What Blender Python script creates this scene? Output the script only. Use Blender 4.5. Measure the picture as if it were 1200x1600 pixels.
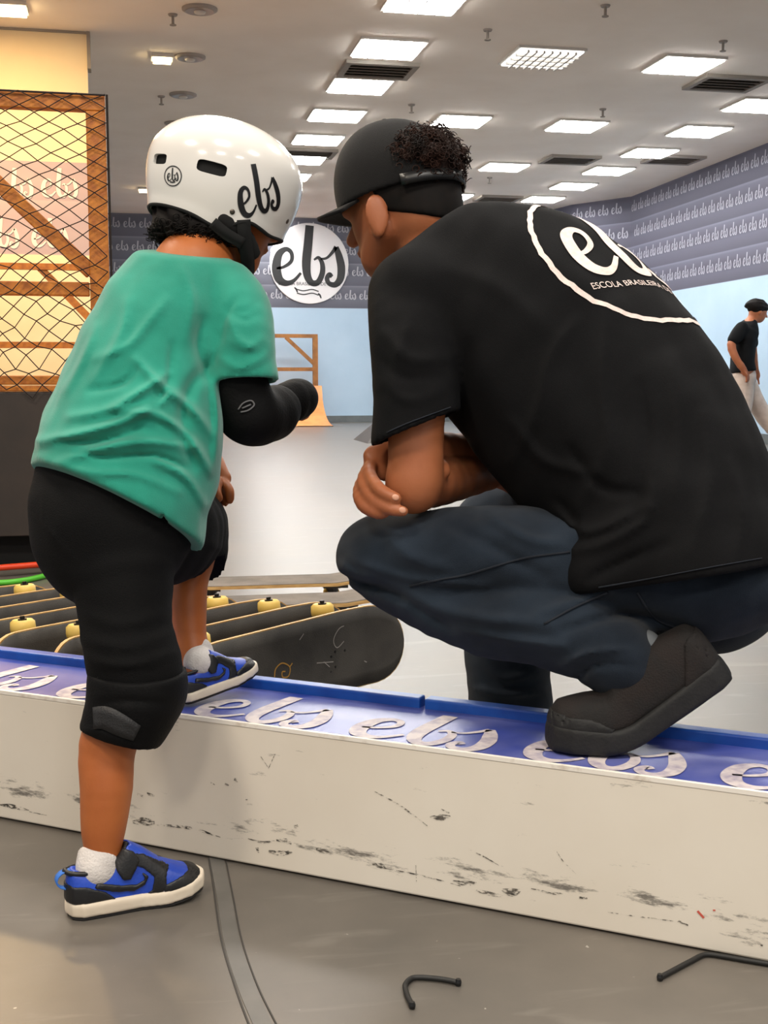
import bpy, bmesh, math, random
import numpy as np
from mathutils import Vector, Matrix
from mathutils.bvhtree import BVHTree

random.seed(7); np.random.seed(7)
for o in list(bpy.data.objects): bpy.data.objects.remove(o)
scene = bpy.context.scene

# ---------------------------------------------------------------- camera
FPX, YAW, PITCH, CAMH = 1900.0, 0.2025, 0.11, 0.74
_cy, _sy, _cp, _sp = math.cos(YAW), math.sin(YAW), math.cos(PITCH), math.sin(PITCH)
_f0 = np.array([_sy, _cy, 0.0])
RT = np.array([_cy, -_sy, 0.0])
UPZ = np.array([0, 0, 1.0])
FW = _f0*_cp - UPZ*_sp
UP = UPZ*_cp + _f0*_sp
CAM = np.array([0, 0, CAMH])
cam_d = bpy.data.cameras.new('camera'); cam = bpy.data.objects.new('camera', cam_d)
scene.collection.objects.link(cam)
cam_d.sensor_fit = 'VERTICAL'; cam_d.sensor_height = 36; cam_d.lens = FPX*36/1600; cam_d.clip_start = 0.05; cam_d.clip_end = 200
cam.location = CAM
cam.rotation_euler = Matrix(((RT[0], UP[0], -FW[0]), (RT[1], UP[1], -FW[1]), (RT[2], UP[2], -FW[2]))).to_euler()
scene.camera = cam
cam_d.dof.use_dof = False

# ---------------------------------------------------------------- world, exposure, unseen lamps above the hall
world = bpy.data.worlds.new('world'); scene.world = world; world.use_nodes = True
world.node_tree.nodes['Background'].inputs[0].default_value = (0.80, 0.82, 0.86, 1)
world.node_tree.nodes['Background'].inputs[1].default_value = 0.46
vs = scene.view_settings
vs.view_transform = 'Standard'; vs.look = 'None'; vs.exposure = 0.28; vs.gamma = 1.0; vs.use_curve_mapping = False

CEIL = 3.33
LX = [2.03, 3.30, 4.53, 5.89]          # columns of ceiling panels
LY0, LDY = 9.72, 1.25
PANEL_EMIT = 37.0

def lamp(name, loc, size, watt, col):
    d = bpy.data.lights.new(name, 'AREA'); d.shape = 'SQUARE'; d.size = size; d.energy = watt; d.color = col
    o = bpy.data.objects.new(name, d); o.location = loc; scene.collection.objects.link(o); return o
# unseen ceiling lamps added over and behind the camera to light the hall
for i, (x, y) in enumerate([(-1.4, 6.0), (0.6, 5.5), (2.6, 5.5), (4.6, 5.5), (-1.4, 3.0), (0.6, 2.6), (2.6, 3.0), (-1.4, 0.2),
                            (0.6, 0.2), (2.6, 0.2), (-1.4, -2.4), (0.6, -2.4), (2.6, -2.4)]):
    warm = x < 0
    lamp('unseen_hall_lamp', (x, y, CEIL-0.02), 0.62, 56 if warm else (40 if x < 2 else 30), (1.0, 0.89, 0.74) if warm else (1.0, 0.96, 0.89))
# warm spots that wash the left wall
lamp('wall_wash_lamp', (-1.1, 8.3, CEIL-0.05), 0.3, 85, (1.0, 0.66, 0.30))

# ---------------------------------------------------------------- pixel helpers
def ray(x, y): return FW + RT*(x-600)/FPX + UP*(800-y)/FPX
def U(x, y, d): return CAM + ray(x, y)*d
def G(x, y, z=0.0):
    v = ray(x, y); return CAM + v*((z-CAMH)/v[2])
def onY(x, y, Y):
    v = ray(x, y); return CAM + v*(Y/v[1])
def onX(x, y, X):
    v = ray(x, y); return CAM + v*(X/v[0])
def pix(P):
    q = P - CAM; dd = q@FW
    return 600+FPX*(q@RT)/dd, 800-FPX*(q@UP)/dd, dd
def nrm(v):
    v = np.asarray(v, float); return v/np.linalg.norm(v)

# ---------------------------------------------------------------- materials
def lin(c):
    return tuple(((v/255)/12.92 if v/255 <= .04045 else ((v/255+.055)/1.055)**2.4) for v in c) + (1,)
MATS = {}
def mat(name, col, rough=.6, col2=None, nscale=30, bump=0.0, bscale=200, metal=0.0, sss=0.0, spec=.5, coat=0.0, sheen=0.0, dist=0.0, lo=.35, hi=.65, stretch=None, emit=None):
    if name in MATS: return MATS[name]
    m = bpy.data.materials.new(name); m.use_nodes = True
    nt = m.node_tree; b = nt.nodes['Principled BSDF']
    b.inputs['Base Color'].default_value = lin(col); b.inputs['Roughness'].default_value = rough
    b.inputs['Metallic'].default_value = metal; b.inputs['Specular IOR Level'].default_value = spec
    b.inputs['Coat Weight'].default_value = coat; b.inputs['Coat Roughness'].default_value = .06
    b.inputs['Sheen Weight'].default_value = sheen; b.inputs['Sheen Roughness'].default_value = .5
    if sss: b.inputs['Subsurface Weight'].default_value = sss; b.inputs['Subsurface Radius'].default_value = (.012, .005, .003); b.inputs['Subsurface Scale'].default_value = 1.0
    if emit: b.inputs['Emission Color'].default_value = lin(emit[0]); b.inputs['Emission Strength'].default_value = emit[1]
    tc = nt.nodes.new('ShaderNodeTexCoord'); src = tc.outputs['Object']
    if stretch:
        mp = nt.nodes.new('ShaderNodeMapping'); mp.inputs['Scale'].default_value = stretch
        nt.links.new(src, mp.inputs['Vector']); src = mp.outputs['Vector']
    if col2:
        n = nt.nodes.new('ShaderNodeTexNoise'); n.inputs['Scale'].default_value = nscale; n.inputs['Detail'].default_value = 5; n.inputs['Distortion'].default_value = dist
        nt.links.new(src, n.inputs['Vector'])
        r = nt.nodes.new('ShaderNodeValToRGB'); r.color_ramp.elements[0].position = lo; r.color_ramp.elements[1].position = hi
        r.color_ramp.elements[0].color = lin(col); r.color_ramp.elements[1].color = lin(col2)
        nt.links.new(n.outputs['Fac'], r.inputs['Fac']); nt.links.new(r.outputs['Color'], b.inputs['Base Color'])
    if bump:
        n2 = nt.nodes.new('ShaderNodeTexNoise'); n2.inputs['Scale'].default_value = bscale; n2.inputs['Detail'].default_value = 3
        nt.links.new(src, n2.inputs['Vector'])
        bp = nt.nodes.new('ShaderNodeBump'); bp.inputs['Strength'].default_value = bump; bp.inputs['Distance'].default_value = .004
        nt.links.new(n2.outputs['Fac'], bp.inputs['Height']); nt.links.new(bp.outputs['Normal'], b.inputs['Normal'])
    MATS[name] = m; return m

M = {}
M['ceiling'] = mat('ceiling_plaster', (246, 237, 228), .9, (241, 231, 221), 2)
M['wall_blue'] = mat('pale_blue_paint', (164, 187, 207), .7, (156, 180, 201), 1.5)
M['wall_cream'] = mat('cream_paint', (246, 226, 188), .8, (240, 218, 180), 2)
M['base_grey'] = mat('grey_skirting', (92, 98, 100), .6, (80, 86, 88), 6)
M['letter_grey'] = mat('wall_letter_print', (166, 166, 174), .8)
M['letter_light'] = mat('wall_letter_print_light', (236, 226, 222), .8)
M['white_disc'] = mat('sign_white', (212, 210, 212), .6)
M['ink'] = mat('black_ink', (16, 17, 20), .5)
M['wood'] = mat('pine_wood', (196, 120, 34), .55, (160, 88, 22), 9, .25, 60, stretch=(3, 3, 3))
M['wood_far'] = mat('dark_pine_wood', (150, 98, 40), .6, (120, 76, 30), 9)
M['net'] = mat('black_net_cord', (30, 20, 16), .9)
M['net_pale'] = mat('pale_mesh_cloth', (236, 222, 206), .9)
M['ramp_dark'] = mat('dark_ramp_panel', (50, 40, 34), .6, (38, 31, 27), 5, .1, 40)
M['void'] = mat('void_black', (12, 11, 10), .8)
M['ramp_orange'] = mat('orange_plywood', (226, 152, 92), .45, (206, 130, 74), 4)
M['box_cream'] = None
M['black_plastic'] = mat('black_plastic', (14, 14, 15), .4)
M['dark_metal'] = mat('brushed_metal', (120, 120, 122), .35, metal=1.0)
M['lens'] = mat('downlight_reflector', (150, 140, 130), .3, metal=.8)
M['vent_dark'] = mat('vent_grey', (150, 142, 134), .7); M['vent_duct'] = mat('duct_grey', (104, 97, 91), .8)
M['vent_pale'] = mat('vent_pale_grey', (160, 152, 146), .7)
M['frame_white'] = mat('lamp_frame_white', (210, 206, 200), .5)

def floor_material():
    m = bpy.data.materials.new('painted_floor'); m.use_nodes = True; nt = m.node_tree; b = nt.nodes['Principled BSDF']
    tc = nt.nodes.new('ShaderNodeTexCoord')
    n1 = nt.nodes.new('ShaderNodeTexNoise'); n1.inputs['Scale'].default_value = 2.2; n1.inputs['Detail'].default_value = 8; n1.inputs['Roughness'].default_value = .65
    r1 = nt.nodes.new('ShaderNodeValToRGB'); r1.color_ramp.elements[0].position = .3; r1.color_ramp.elements[1].position = .75
    r1.color_ramp.elements[0].color = lin((84, 80, 75)); r1.color_ramp.elements[1].color = lin((110, 103, 95))
    # pale curved scuffs
    mp = nt.nodes.new('ShaderNodeMapping'); mp.inputs['Scale'].default_value = (1.3, 7, 1); mp.inputs['Rotation'].default_value = (0, 0, .6)
    n2 = nt.nodes.new('ShaderNodeTexNoise'); n2.inputs['Scale'].default_value = 3; n2.inputs['Detail'].default_value = 6; n2.inputs['Distortion'].default_value = 1.2
    r2 = nt.nodes.new('ShaderNodeValToRGB'); r2.color_ramp.elements[0].position = .60; r2.color_ramp.elements[1].position = .78
    r2.color_ramp.elements[0].color = (0, 0, 0, 1); r2.color_ramp.elements[1].color = (.35, .35, .35, 1)
    mx = nt.nodes.new('ShaderNodeMixRGB'); mx.inputs[2].default_value = lin((140, 135, 127))
    # specks
    n3 = nt.nodes.new('ShaderNodeTexNoise'); n3.inputs['Scale'].default_value = 70; n3.inputs['Detail'].default_value = 2
    r3 = nt.nodes.new('ShaderNodeValToRGB'); r3.color_ramp.elements[0].position = .76; r3.color_ramp.elements[1].position = .80
    r3.color_ramp.elements[0].color = (0, 0, 0, 1); r3.color_ramp.elements[1].color = (.6, .6, .6, 1)
    mx2 = nt.nodes.new('ShaderNodeMixRGB'); mx2.inputs[2].default_value = lin((200, 194, 184))
    L = nt.links.new
    L(tc.outputs['Object'], n1.inputs['Vector']); L(tc.outputs['Object'], mp.inputs['Vector']); L(mp.outputs['Vector'], n2.inputs['Vector']); L(tc.outputs['Object'], n3.inputs['Vector'])
    L(n1.outputs['Fac'], r1.inputs['Fac']); L(n2.outputs['Fac'], r2.inputs['Fac']); L(n3.outputs['Fac'], r3.inputs['Fac'])
    L(r1.outputs['Color'], mx.inputs[1]); L(r2.outputs['Color'], mx.inputs[0]); L(mx.outputs['Color'], mx2.inputs[1]); L(r3.outputs['Color'], mx2.inputs[0])
    L(mx2.outputs['Color'], b.inputs['Base Color'])
    mr = nt.nodes.new('ShaderNodeMapRange'); mr.inputs[3].default_value = .31; mr.inputs[4].default_value = .43
    L(n1.outputs['Fac'], mr.inputs[0]); L(mr.outputs[0], b.inputs['Roughness'])
    b.inputs['Specular IOR Level'].default_value = .5
    return m
M['floor'] = floor_material()

def band_material(name, c_dark, c_light, z0, period):
    m = bpy.data.materials.new(name); m.use_nodes = True; nt = m.node_tree; b = nt.nodes['Principled BSDF']
    tc = nt.nodes.new('ShaderNodeTexCoord'); sx = nt.nodes.new('ShaderNodeSeparateXYZ'); L = nt.links.new
    L(tc.outputs['Object'], sx.inputs[0])
    a = nt.nodes.new('ShaderNodeMath'); a.operation = 'SUBTRACT'; a.inputs[1].default_value = z0; L(sx.outputs['Z'], a.inputs[0])
    d = nt.nodes.new('ShaderNodeMath'); d.operation = 'DIVIDE'; d.inputs[1].default_value = period; L(a.outputs[0], d.inputs[0])
    fr = nt.nodes.new('ShaderNodeMath'); fr.operation = 'FRACT'; L(d.outputs[0], fr.inputs[0])
    r = nt.nodes.new('ShaderNodeValToRGB'); r.color_ramp.elements[0].position = 0; r.color_ramp.elements[0].color = lin(c_light)
    r.color_ramp.elements[1].position = 1; r.color_ramp.elements[1].color = lin(c_light)
    for p, c in ((.03, c_dark), (.40, tuple((np.array(c_dark)*.6+np.array(c_light)*.4))), (.60, c_dark), (.93, tuple((np.array(c_dark)*.5+np.array(c_light)*.5)))):
        e = r.color_ramp.elements.new(p); e.color = lin(c)
    L(fr.outputs[0], r.inputs['Fac']); L(r.outputs['Color'], b.inputs['Base Color']); b.inputs['Roughness'].default_value = .75
    return m

# ---------------------------------------------------------------- object helpers
ORG = {}
def _link(o): scene.collection.objects.link(o); return o
def empty(name, loc, label=None, cat=None, group=None, rot=None):
    o = _link(bpy.data.objects.new(name, None)); o.location = loc; o.empty_display_size = .1
    if rot is not None: o.rotation_euler = rot
    ORG[o] = np.array(loc, float)
    if label: o['label'] = label
    if cat: o['category'] = cat
    if group: o['group'] = group
    return o
def mesh_data(name, V, Fc, mats, smooth=False):
    me = bpy.data.meshes.new(name)
    V = np.asarray(V, np.float32)
    if isinstance(Fc, np.ndarray):
        n, k = Fc.shape
        me.vertices.add(len(V)); me.vertices.foreach_set('co', V.ravel())
        me.loops.add(n*k); me.loops.foreach_set('vertex_index', Fc.ravel().astype(np.int32))
        me.polygons.add(n); me.polygons.foreach_set('loop_start', np.arange(0, n*k, k, dtype=np.int32))
        me.polygons.foreach_set('loop_total', np.full(n, k, np.int32)); me.update(calc_edges=True); me.validate()
    else:
        me.from_pydata([tuple(map(float, v)) for v in V], [], [tuple(map(int, f)) for f in Fc]); me.update()
    for m in (mats if isinstance(mats, (list, tuple)) else [mats]): me.materials.append(m)
    if smooth: me.polygons.foreach_set('use_smooth', np.ones(len(me.polygons), bool))
    return me
def mk(name, V, Fc, m, parent=None, loc=None, smooth=False, label=None, cat=None, group=None, kind=None):
    """mesh object from WORLD vertices; origin = loc, or the parent's origin"""
    base = ORG[parent] if parent is not None else (np.array(loc, float) if loc is not None else np.zeros(3))
    V = np.asarray(V, float) - base
    o = _link(bpy.data.objects.new(name, mesh_data(name, V, Fc, m, smooth)))
    if parent is not None: o.parent = parent
    else: o.location = base
    ORG[o] = base
    if label: o['label'] = label
    if cat: o['category'] = cat
    if group: o['group'] = group
    if kind: o['kind'] = kind
    return o
class MB:
    def __init__(s): s.v = []; s.f = []
    def add(s, V, Fc):
        n = len(s.v); s.v += [np.asarray(v, float) for v in V]; s.f += [tuple(i+n for i in f) for f in Fc]; return s
    def box(s, lo, hi, bevel=0):
        x0, y0, z0 = lo; x1, y1, z1 = hi
        return s.add([(x0,y0,z0),(x1,y0,z0),(x1,y1,z0),(x0,y1,z0),(x0,y0,z1),(x1,y0,z1),(x1,y1,z1),(x0,y1,z1)],
                     [(0,3,2,1),(4,5,6,7),(0,1,5,4),(1,2,6,5),(2,3,7,6),(3,0,4,7)])
    def obox(s, c, ax, ay, az):
        c, ax, ay, az = [np.asarray(t, float) for t in (c, ax, ay, az)]
        P = [c+i*ax+j*ay+k*az for k in (-1, 1) for i, j in ((-1,-1),(1,-1),(1,1),(-1,1))]
        return s.add(P, [(0,3,2,1),(4,5,6,7),(0,1,5,4),(1,2,6,5),(2,3,7,6),(3,0,4,7)])
    def beam(s, a, b, w, h, side=(0, 1, 0)):
        a, b = np.asarray(a, float), np.asarray(b, float); d = nrm(b-a); sd = np.asarray(side, float); sd = nrm(sd-d*(sd@d)); t = np.cross(d, sd)
        return s.obox((a+b)/2, (b-a)/2, sd*h/2, t*w/2)
    def tube(s, pts, r, n=8, cap=True):
        pts = [np.asarray(p, float) for p in pts]; rr = r if hasattr(r, '__len__') else [r]*len(pts)
        rings = []; ref = np.array([0.13, .27, .95])
        t0 = nrm(pts[1]-pts[0]); a = nrm(np.cross(t0, ref))
        for i, p in enumerate(pts):
            t = nrm(pts[min(i+1, len(pts)-1)]-pts[max(i-1, 0)]); a = nrm(a-t*(a@t)); b = np.cross(t, a)
            rings.append([p+rr[i]*(math.cos(2*math.pi*k/n)*a+math.sin(2*math.pi*k/n)*b) for k in range(n)])
        V = [v for R in rings for v in R]; Fc = []
        for i in range(len(pts)-1):
            for k in range(n): Fc.append((i*n+k, i*n+(k+1) % n, (i+1)*n+(k+1) % n, (i+1)*n+k))
        if cap: Fc.append(tuple(range(n))[::-1]); Fc.append(tuple((len(pts)-1)*n+k for k in range(n)))
        return s.add(V, Fc)
    def lathe(s, c, axis, prof, n=20):
        c = np.asarray(c, float); ax = nrm(axis); a = nrm(np.cross(ax, (.3, .2, .93) if abs(ax[2]) < .9 else (1, 0, 0))); b = np.cross(ax, a)
        V = []; Fc = []
        for r, h in prof:
            V += [c+ax*h+r*(math.cos(2*math.pi*k/n)*a+math.sin(2*math.pi*k/n)*b) for k in range(n)]
        for i in range(len(prof)-1):
            for k in range(n): Fc.append((i*n+k, i*n+(k+1) % n, (i+1)*n+(k+1) % n, (i+1)*n+k))
        Fc.append(tuple(range(n))[::-1]); Fc.append(tuple((len(prof)-1)*n+k for k in range(n)))
        return s.add(V, Fc)
    def mk(s, name, m, parent=None, **k): return mk(name, s.v, s.f, m, parent, **k)
def bevel(o, w, seg=2):
    md = o.modifiers.new('bevel', 'BEVEL'); md.width = w; md.segments = seg; md.limit_method = 'ANGLE'; return o
ORD = ['first', 'second', 'third', 'fourth', 'fifth', 'sixth', 'seventh', 'eighth', 'ninth', 'tenth', 'eleventh', 'twelfth']

# ---------------------------------------------------------------- lettering
def catmull(P, n):
    P = np.asarray(P, float); Q = np.vstack([2*P[0]-P[1], P, 2*P[-1]-P[-2]]); out = []
    for i in range(1, len(Q)-2):
        for t in np.arange(n)/n:
            a, b, c, d = Q[i-1:i+3]
            out.append(.5*((2*b)+(-a+c)*t+(2*a-5*b+4*c-d)*t*t+(-a+3*b-3*c+d)*t**3))
    out.append(P[-1]); return np.array(out)
def ribbon(P, n=5, closed=False):
    C = catmull(P, n); xy = C[:, :2]; w = C[:, 2]
    t = np.gradient(xy, axis=0); t /= np.linalg.norm(t, axis=1)[:, None]+1e-9; nn = np.stack([-t[:, 1], t[:, 0]], 1)
    V = np.vstack([xy+nn*w[:, None]/2, xy-nn*w[:, None]/2]); m = len(xy)
    return V, [(i, i+1, m+i+1, m+i) for i in range(m-1)]
EBS = [
 [(.12,.45,.06),(.32,.50,.08),(.52,.66,.10),(.52,.88,.11),(.37,.97,.13),(.18,.82,.20),(.11,.47,.25),(.18,.17,.23),(.37,.06,.16),(.58,.13,.10),(.78,.34,.07)],
 [(1.03,1.62,.23),(.98,1.1,.24),(.93,.6,.24),(.96,.26,.21),(1.08,.08,.17),(1.25,.10,.16),(1.37,.34,.15),(1.37,.60,.13),(1.27,.76,.09),(1.14,.70,.05)],
 [(1.32,.72,.06),(1.5,.76,.07),(1.66,.92,.09),(1.76,1.06,.12)],
 [(1.76,1.06,.13),(1.84,.80,.2),(1.90,.5,.22),(1.87,.2,.2),(1.73,.04,.16),(1.56,.07,.13),(1.50,.2,.13),(1.57,.31,.13),(1.64,.25,.10)]]
def ebs2d(n=5):
    V = []; Fc = []
    for st in EBS:
        v, f = ribbon(st, n); k = len(V); V += [tuple(p) for p in v]; Fc += [tuple(i+k for i in q) for q in f]
    V = np.array(V); V[:, 0] -= 1.0; V[:, 1] -= .7
    return V, Fc
def text2d(s, size, extrude=0):
    cu = bpy.data.curves.new('t', 'FONT'); cu.body = s; cu.size = size; cu.align_x = 'CENTER'; cu.align_y = 'CENTER'
    ob = bpy.data.objects.new('t', cu); _link(ob); dg = bpy.context.evaluated_depsgraph_get()
    me = bpy.data.meshes.new_from_object(ob.evaluated_get(dg))
    V = np.array([v.co[:2] for v in me.vertices]); Fc = [tuple(p.vertices) for p in me.polygons]
    bpy.data.objects.remove(ob); bpy.data.curves.remove(cu); bpy.data.meshes.remove(me)
    return V, Fc
def ring2d(r0, r1, n=64, jit=0):
    V = []; Fc = []
    for i in range(n):
        a = 2*math.pi*i/n; j = 1+jit*math.sin(i*2.3)+jit*.7*math.sin(i*5.1)
        V += [(r0*j*math.cos(a), r0*j*math.sin(a)), (r1*j*math.cos(a), r1*j*math.sin(a))]
    for i in range(n): k = (i+1) % n; Fc.append((2*i, 2*i+1, 2*k+1, 2*k))
    return np.array(V), Fc
def place2d(mb, V2, Fc, c, ex, ey, s=1.0):
    c, ex, ey = map(lambda t: np.asarray(t, float), (c, ex, ey))
    mb.add([c+ex*(v[0]*s)+ey*(v[1]*s) for v in V2], Fc)

# ---------------------------------------------------------------- the hall
YB = 20.08
floor = mk('floor', [(-6,-5,0),(12,-5,0),(12,YB+.1,0),(-6,YB+.1,0)], [(0,1,2,3)], M['floor'], kind='structure')
floor['label'] = 'grey painted skate hall floor with pale scuffs'
# taped seam beside the standing foot, and the hairline beside it
def floor_strip(name, px, w, z, m):
    P = [G(x, y, 0) for x, y in px]; C = catmull(P, 6); V = []; Fc = []
    for i, p in enumerate(C):
        t = nrm((C[min(i+1, len(C)-1)]-C[max(i-1, 0)])); nn = np.array([-t[1], t[0], 0])
        V += [p+nn*w/2+UPZ*z, p-nn*w/2+UPZ*z, p+nn*w/2, p-nn*w/2]
    for i in range(len(C)-1):
        k = 4*i; Fc += [(k, k+1, k+5, k+4), (k+2, k, k+4, k+6), (k+1, k+3, k+7, k+5)]
    o = mk(name, V, Fc, m, floor); return o
M['tape'] = mat('floor_tape_grey', (98, 95, 91), .4, (88, 86, 82), 20)
M['seam'] = mat('floor_seam_dark', (56, 53, 50), .8)
floor_strip('seam_tape', [(338,1340),(350,1400),(362,1470),(384,1540),(414,1610)], .021, .0012, M['tape'])
floor_strip('seam_line', [(326,1340),(334,1390),(346,1470),(370,1550),(392,1610)], .0022, .0016, M['seam'])
floor_strip('seam_line', [(352,1340),(364,1400),(378,1470),(402,1540),(436,1610)], .0018, .0016, M['seam'])

ceiling = mk('ceiling', [(-6,-5,CEIL),(12,-5,CEIL),(12,YB+.1,CEIL),(-6,YB+.1,CEIL),(-6,-5,CEIL+.1),(12,-5,CEIL+.1),(12,YB+.1,CEIL+.1),(-6,YB+.1,CEIL+.1)],
             [(0,1,2,3),(4,7,6,5),(0,4,5,1),(1,5,6,2),(2,6,7,3),(3,7,4,0)], M['ceiling'], kind='structure')
ceiling['label'] = 'flat beige-grey hall ceiling'

def wall_piece(name, a, b, z0, z1, m, parent=None, thick=.1, side=1):
    a, b = np.array(a, float), np.array(b, float); d = nrm(b-a); n = np.array([-d[1], d[0]])*side*thick
    mb = MB(); P = [a, b, b+n, a+n]
    mb.add([(p[0], p[1], z) for z in (z0, z1) for p in P], [(0,3,2,1),(4,5,6,7),(0,1,5,4),(1,2,6,5),(2,3,7,6),(3,0,4,7)])
    return mb.mk(name, m, parent)
ZB = 1.88
def banded_wall(name, label, segs, zlow, ztop, bandmat, rows, xh, period, lettermat, lowmat, base=True):
    """segs: list of (a,b) corner points; lower paint, printed band above and lettering on the band"""
    root = empty(name, (0, 0, 0)); root['kind'] = 'structure'; root['label'] = label
    let = MB(); V2, F2 = ebs2d(2)
    for (a, b) in segs:
        wall_piece('painted_wall', a, b, 0, zlow, lowmat, root)
        wall_piece('printed_band', a, b, zlow, ztop, bandmat, root)
        if base: 
            d = nrm(np.array(b)-np.array(a)); n = np.array([d[1], -d[0]])*.03
            wall_piece('skirting', np.array(a)+n, np.array(b)+n, 0, .11, M['base_grey'], root, thick=.03)
        a3 = np.array([a[0], a[1], 0.]); b3 = np.array([b[0], b[1], 0.]); d3 = nrm(b3-a3); nn = np.array([d3[1], -d3[0], 0])*.006
        Ln = np.linalg.norm(b3-a3); nrep = int(Ln/period)
        for ri, z in enumerate(rows):
            off = (ri % 2)*.5*period
            for i in range(nrep):
                s = off+(i+.5)*period
                if s > Ln-.1: break
                place2d(let, V2, F2, a3+d3*s+nn+UPZ*z, d3, UPZ, xh)
    let.mk('wall_lettering', lettermat, root, kind='stuff')
    return root
rows_b = [onY(500, y, YB)[2] for y in (356, 391, 424, 461)]
band_b = band_material('printed_band_grey', (84, 86, 98), (120, 120, 132), ZB, (CEIL-ZB)/4)
banded_wall('wall_back', 'pale blue back wall with dark grey printed band', [((-6, YB), (6.1, YB))], ZB, CEIL, band_b, rows_b, .095, .245, M['letter_grey'], M['wall_blue'])
P1 = G(893, 320, CEIL)[:2]; P2 = G(987, 307, CEIL)[:2]; P3 = G(1200, 223, CEIL)[:2]; P3 = P2+(P3-P2)*3.6
band_r = band_material('printed_band_lilac', (72, 72, 87), (108, 108, 127), ZB, (CEIL-ZB)/4)
banded_wall('wall_right', 'pale blue right-hand wall with lilac grey printed band', [((6.1, YB), tuple(P1)), (tuple(P1), tuple(P2)), (tuple(P2), tuple(P3))], ZB, CEIL, band_r, rows_b, .095, .245, mat('wall_letter_lilac', (160, 160, 174), .8), M['wall_blue'])
# near left wall, cream with a two-row band
YL = 9.76
xl = onY(139, 200, YL)[0]
band_l = band_material('printed_band_mauve', (182, 164, 172), (196, 178, 182), onY(60, 398, YL)[2], .40)
root = empty('wall_left', (0, 0, 0)); root['kind'] = 'structure'; root['label'] = 'cream wall panel behind the net with mauve printed band'
zl0, zl1 = onY(60, 398, YL)[2], onY(60, 252, YL)[2]
wall_piece('cream_lower_wall', (-6, YL), (xl, YL), 0, zl0, M['wall_cream'], root)
wall_piece('printed_band', (-6, YL), (xl, YL), zl0, zl1, band_l, root)
wall_piece('cream_upper_wall', (-6, YL), (xl, YL), zl1, CEIL, M['wall_cream'], root)
mbt = MB(); mbt.box((xl, YL-.02, onY(139,108,YL)[2]), (xl+.025, YL+.12, CEIL)); mbt.mk('corner_trim', M['vent_dark'], root)
mbt = MB(); mbt.box((-6, YL-.012, CEIL-.018), (xl, YL-.001, CEIL-.001)); mbt.mk('top_trim', M['vent_dark'], root)
let = MB(); V2, F2 = ebs2d(5)
for (py, xs) in ((285, (-40, 37, 107, 163)), (363, (-62, 15, 92, 140))):
    for x in xs[:4]:
        p = onY(x-14, py+4, YL); 
        if p[0] < xl-.15: place2d(let, V2, F2, (p[0], YL-.006, p[2]), (1,0,0), (0,0,1), .135)
let.mk('wall_lettering', M['letter_light'], root, kind='stuff')
# round sign on the back wall
c = onY(483, 412, YB); R_ = 62/FPX*((c-CAM)@FW)
sg = empty('round_sign', (c[0], YB, c[2]-R_), 'large white round sign with black script letters on the back wall', 'sign')
MB().lathe((c[0], YB-.002, c[2]), (0,-1,0), [(R_, 0), (R_, .025), (R_-.006, .03)], 64).mk('disc', M['white_disc'], sg)
mb = MB(); V2, F2 = ebs2d(8); s_ = R_*2*.46
# logo block: letters span about 0.83 of the diameter
place2d(mb, V2, F2, (c[0]-.01, YB-.036, c[2]+.06), (1,0,0), (0,0,1), s_)
mb.mk('logo_lettering', M['ink'], sg)
mb = MB(); V2, F2 = text2d('ESCOLA BRASILEIRA DE SKATE', .075); place2d(mb, V2, F2, (c[0]+.0, YB-.036, c[2]-.33), (1,0,0), (0,0,1)); mb.mk('small_lettering', M['ink'], sg, kind='stuff')
mb = MB()
for yo in (.03, -.03):
    v, f = ribbon([(-.19, yo+.01, .018), (-.08, yo-.012, .018), (.06, yo+.012, .018), (.17, yo-.02, .018)], 5); place2d(mb, v, f, (c[0]-.02, YB-.036, c[2]-.46), (1,0,0), (0,0,1))
for xo, yo in ((-.2, .04), (.19, -.05)):
    v, f = ribbon([(xo-.03, yo+.03, .02), (xo, yo, .03), (xo+.02, yo-.05, .02)], 4); place2d(mb, v, f, (c[0]-.02, YB-.036, c[2]-.46), (1,0,0), (0,0,1))
mb.mk('ribbon_banner', M['ink'], sg)

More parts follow.
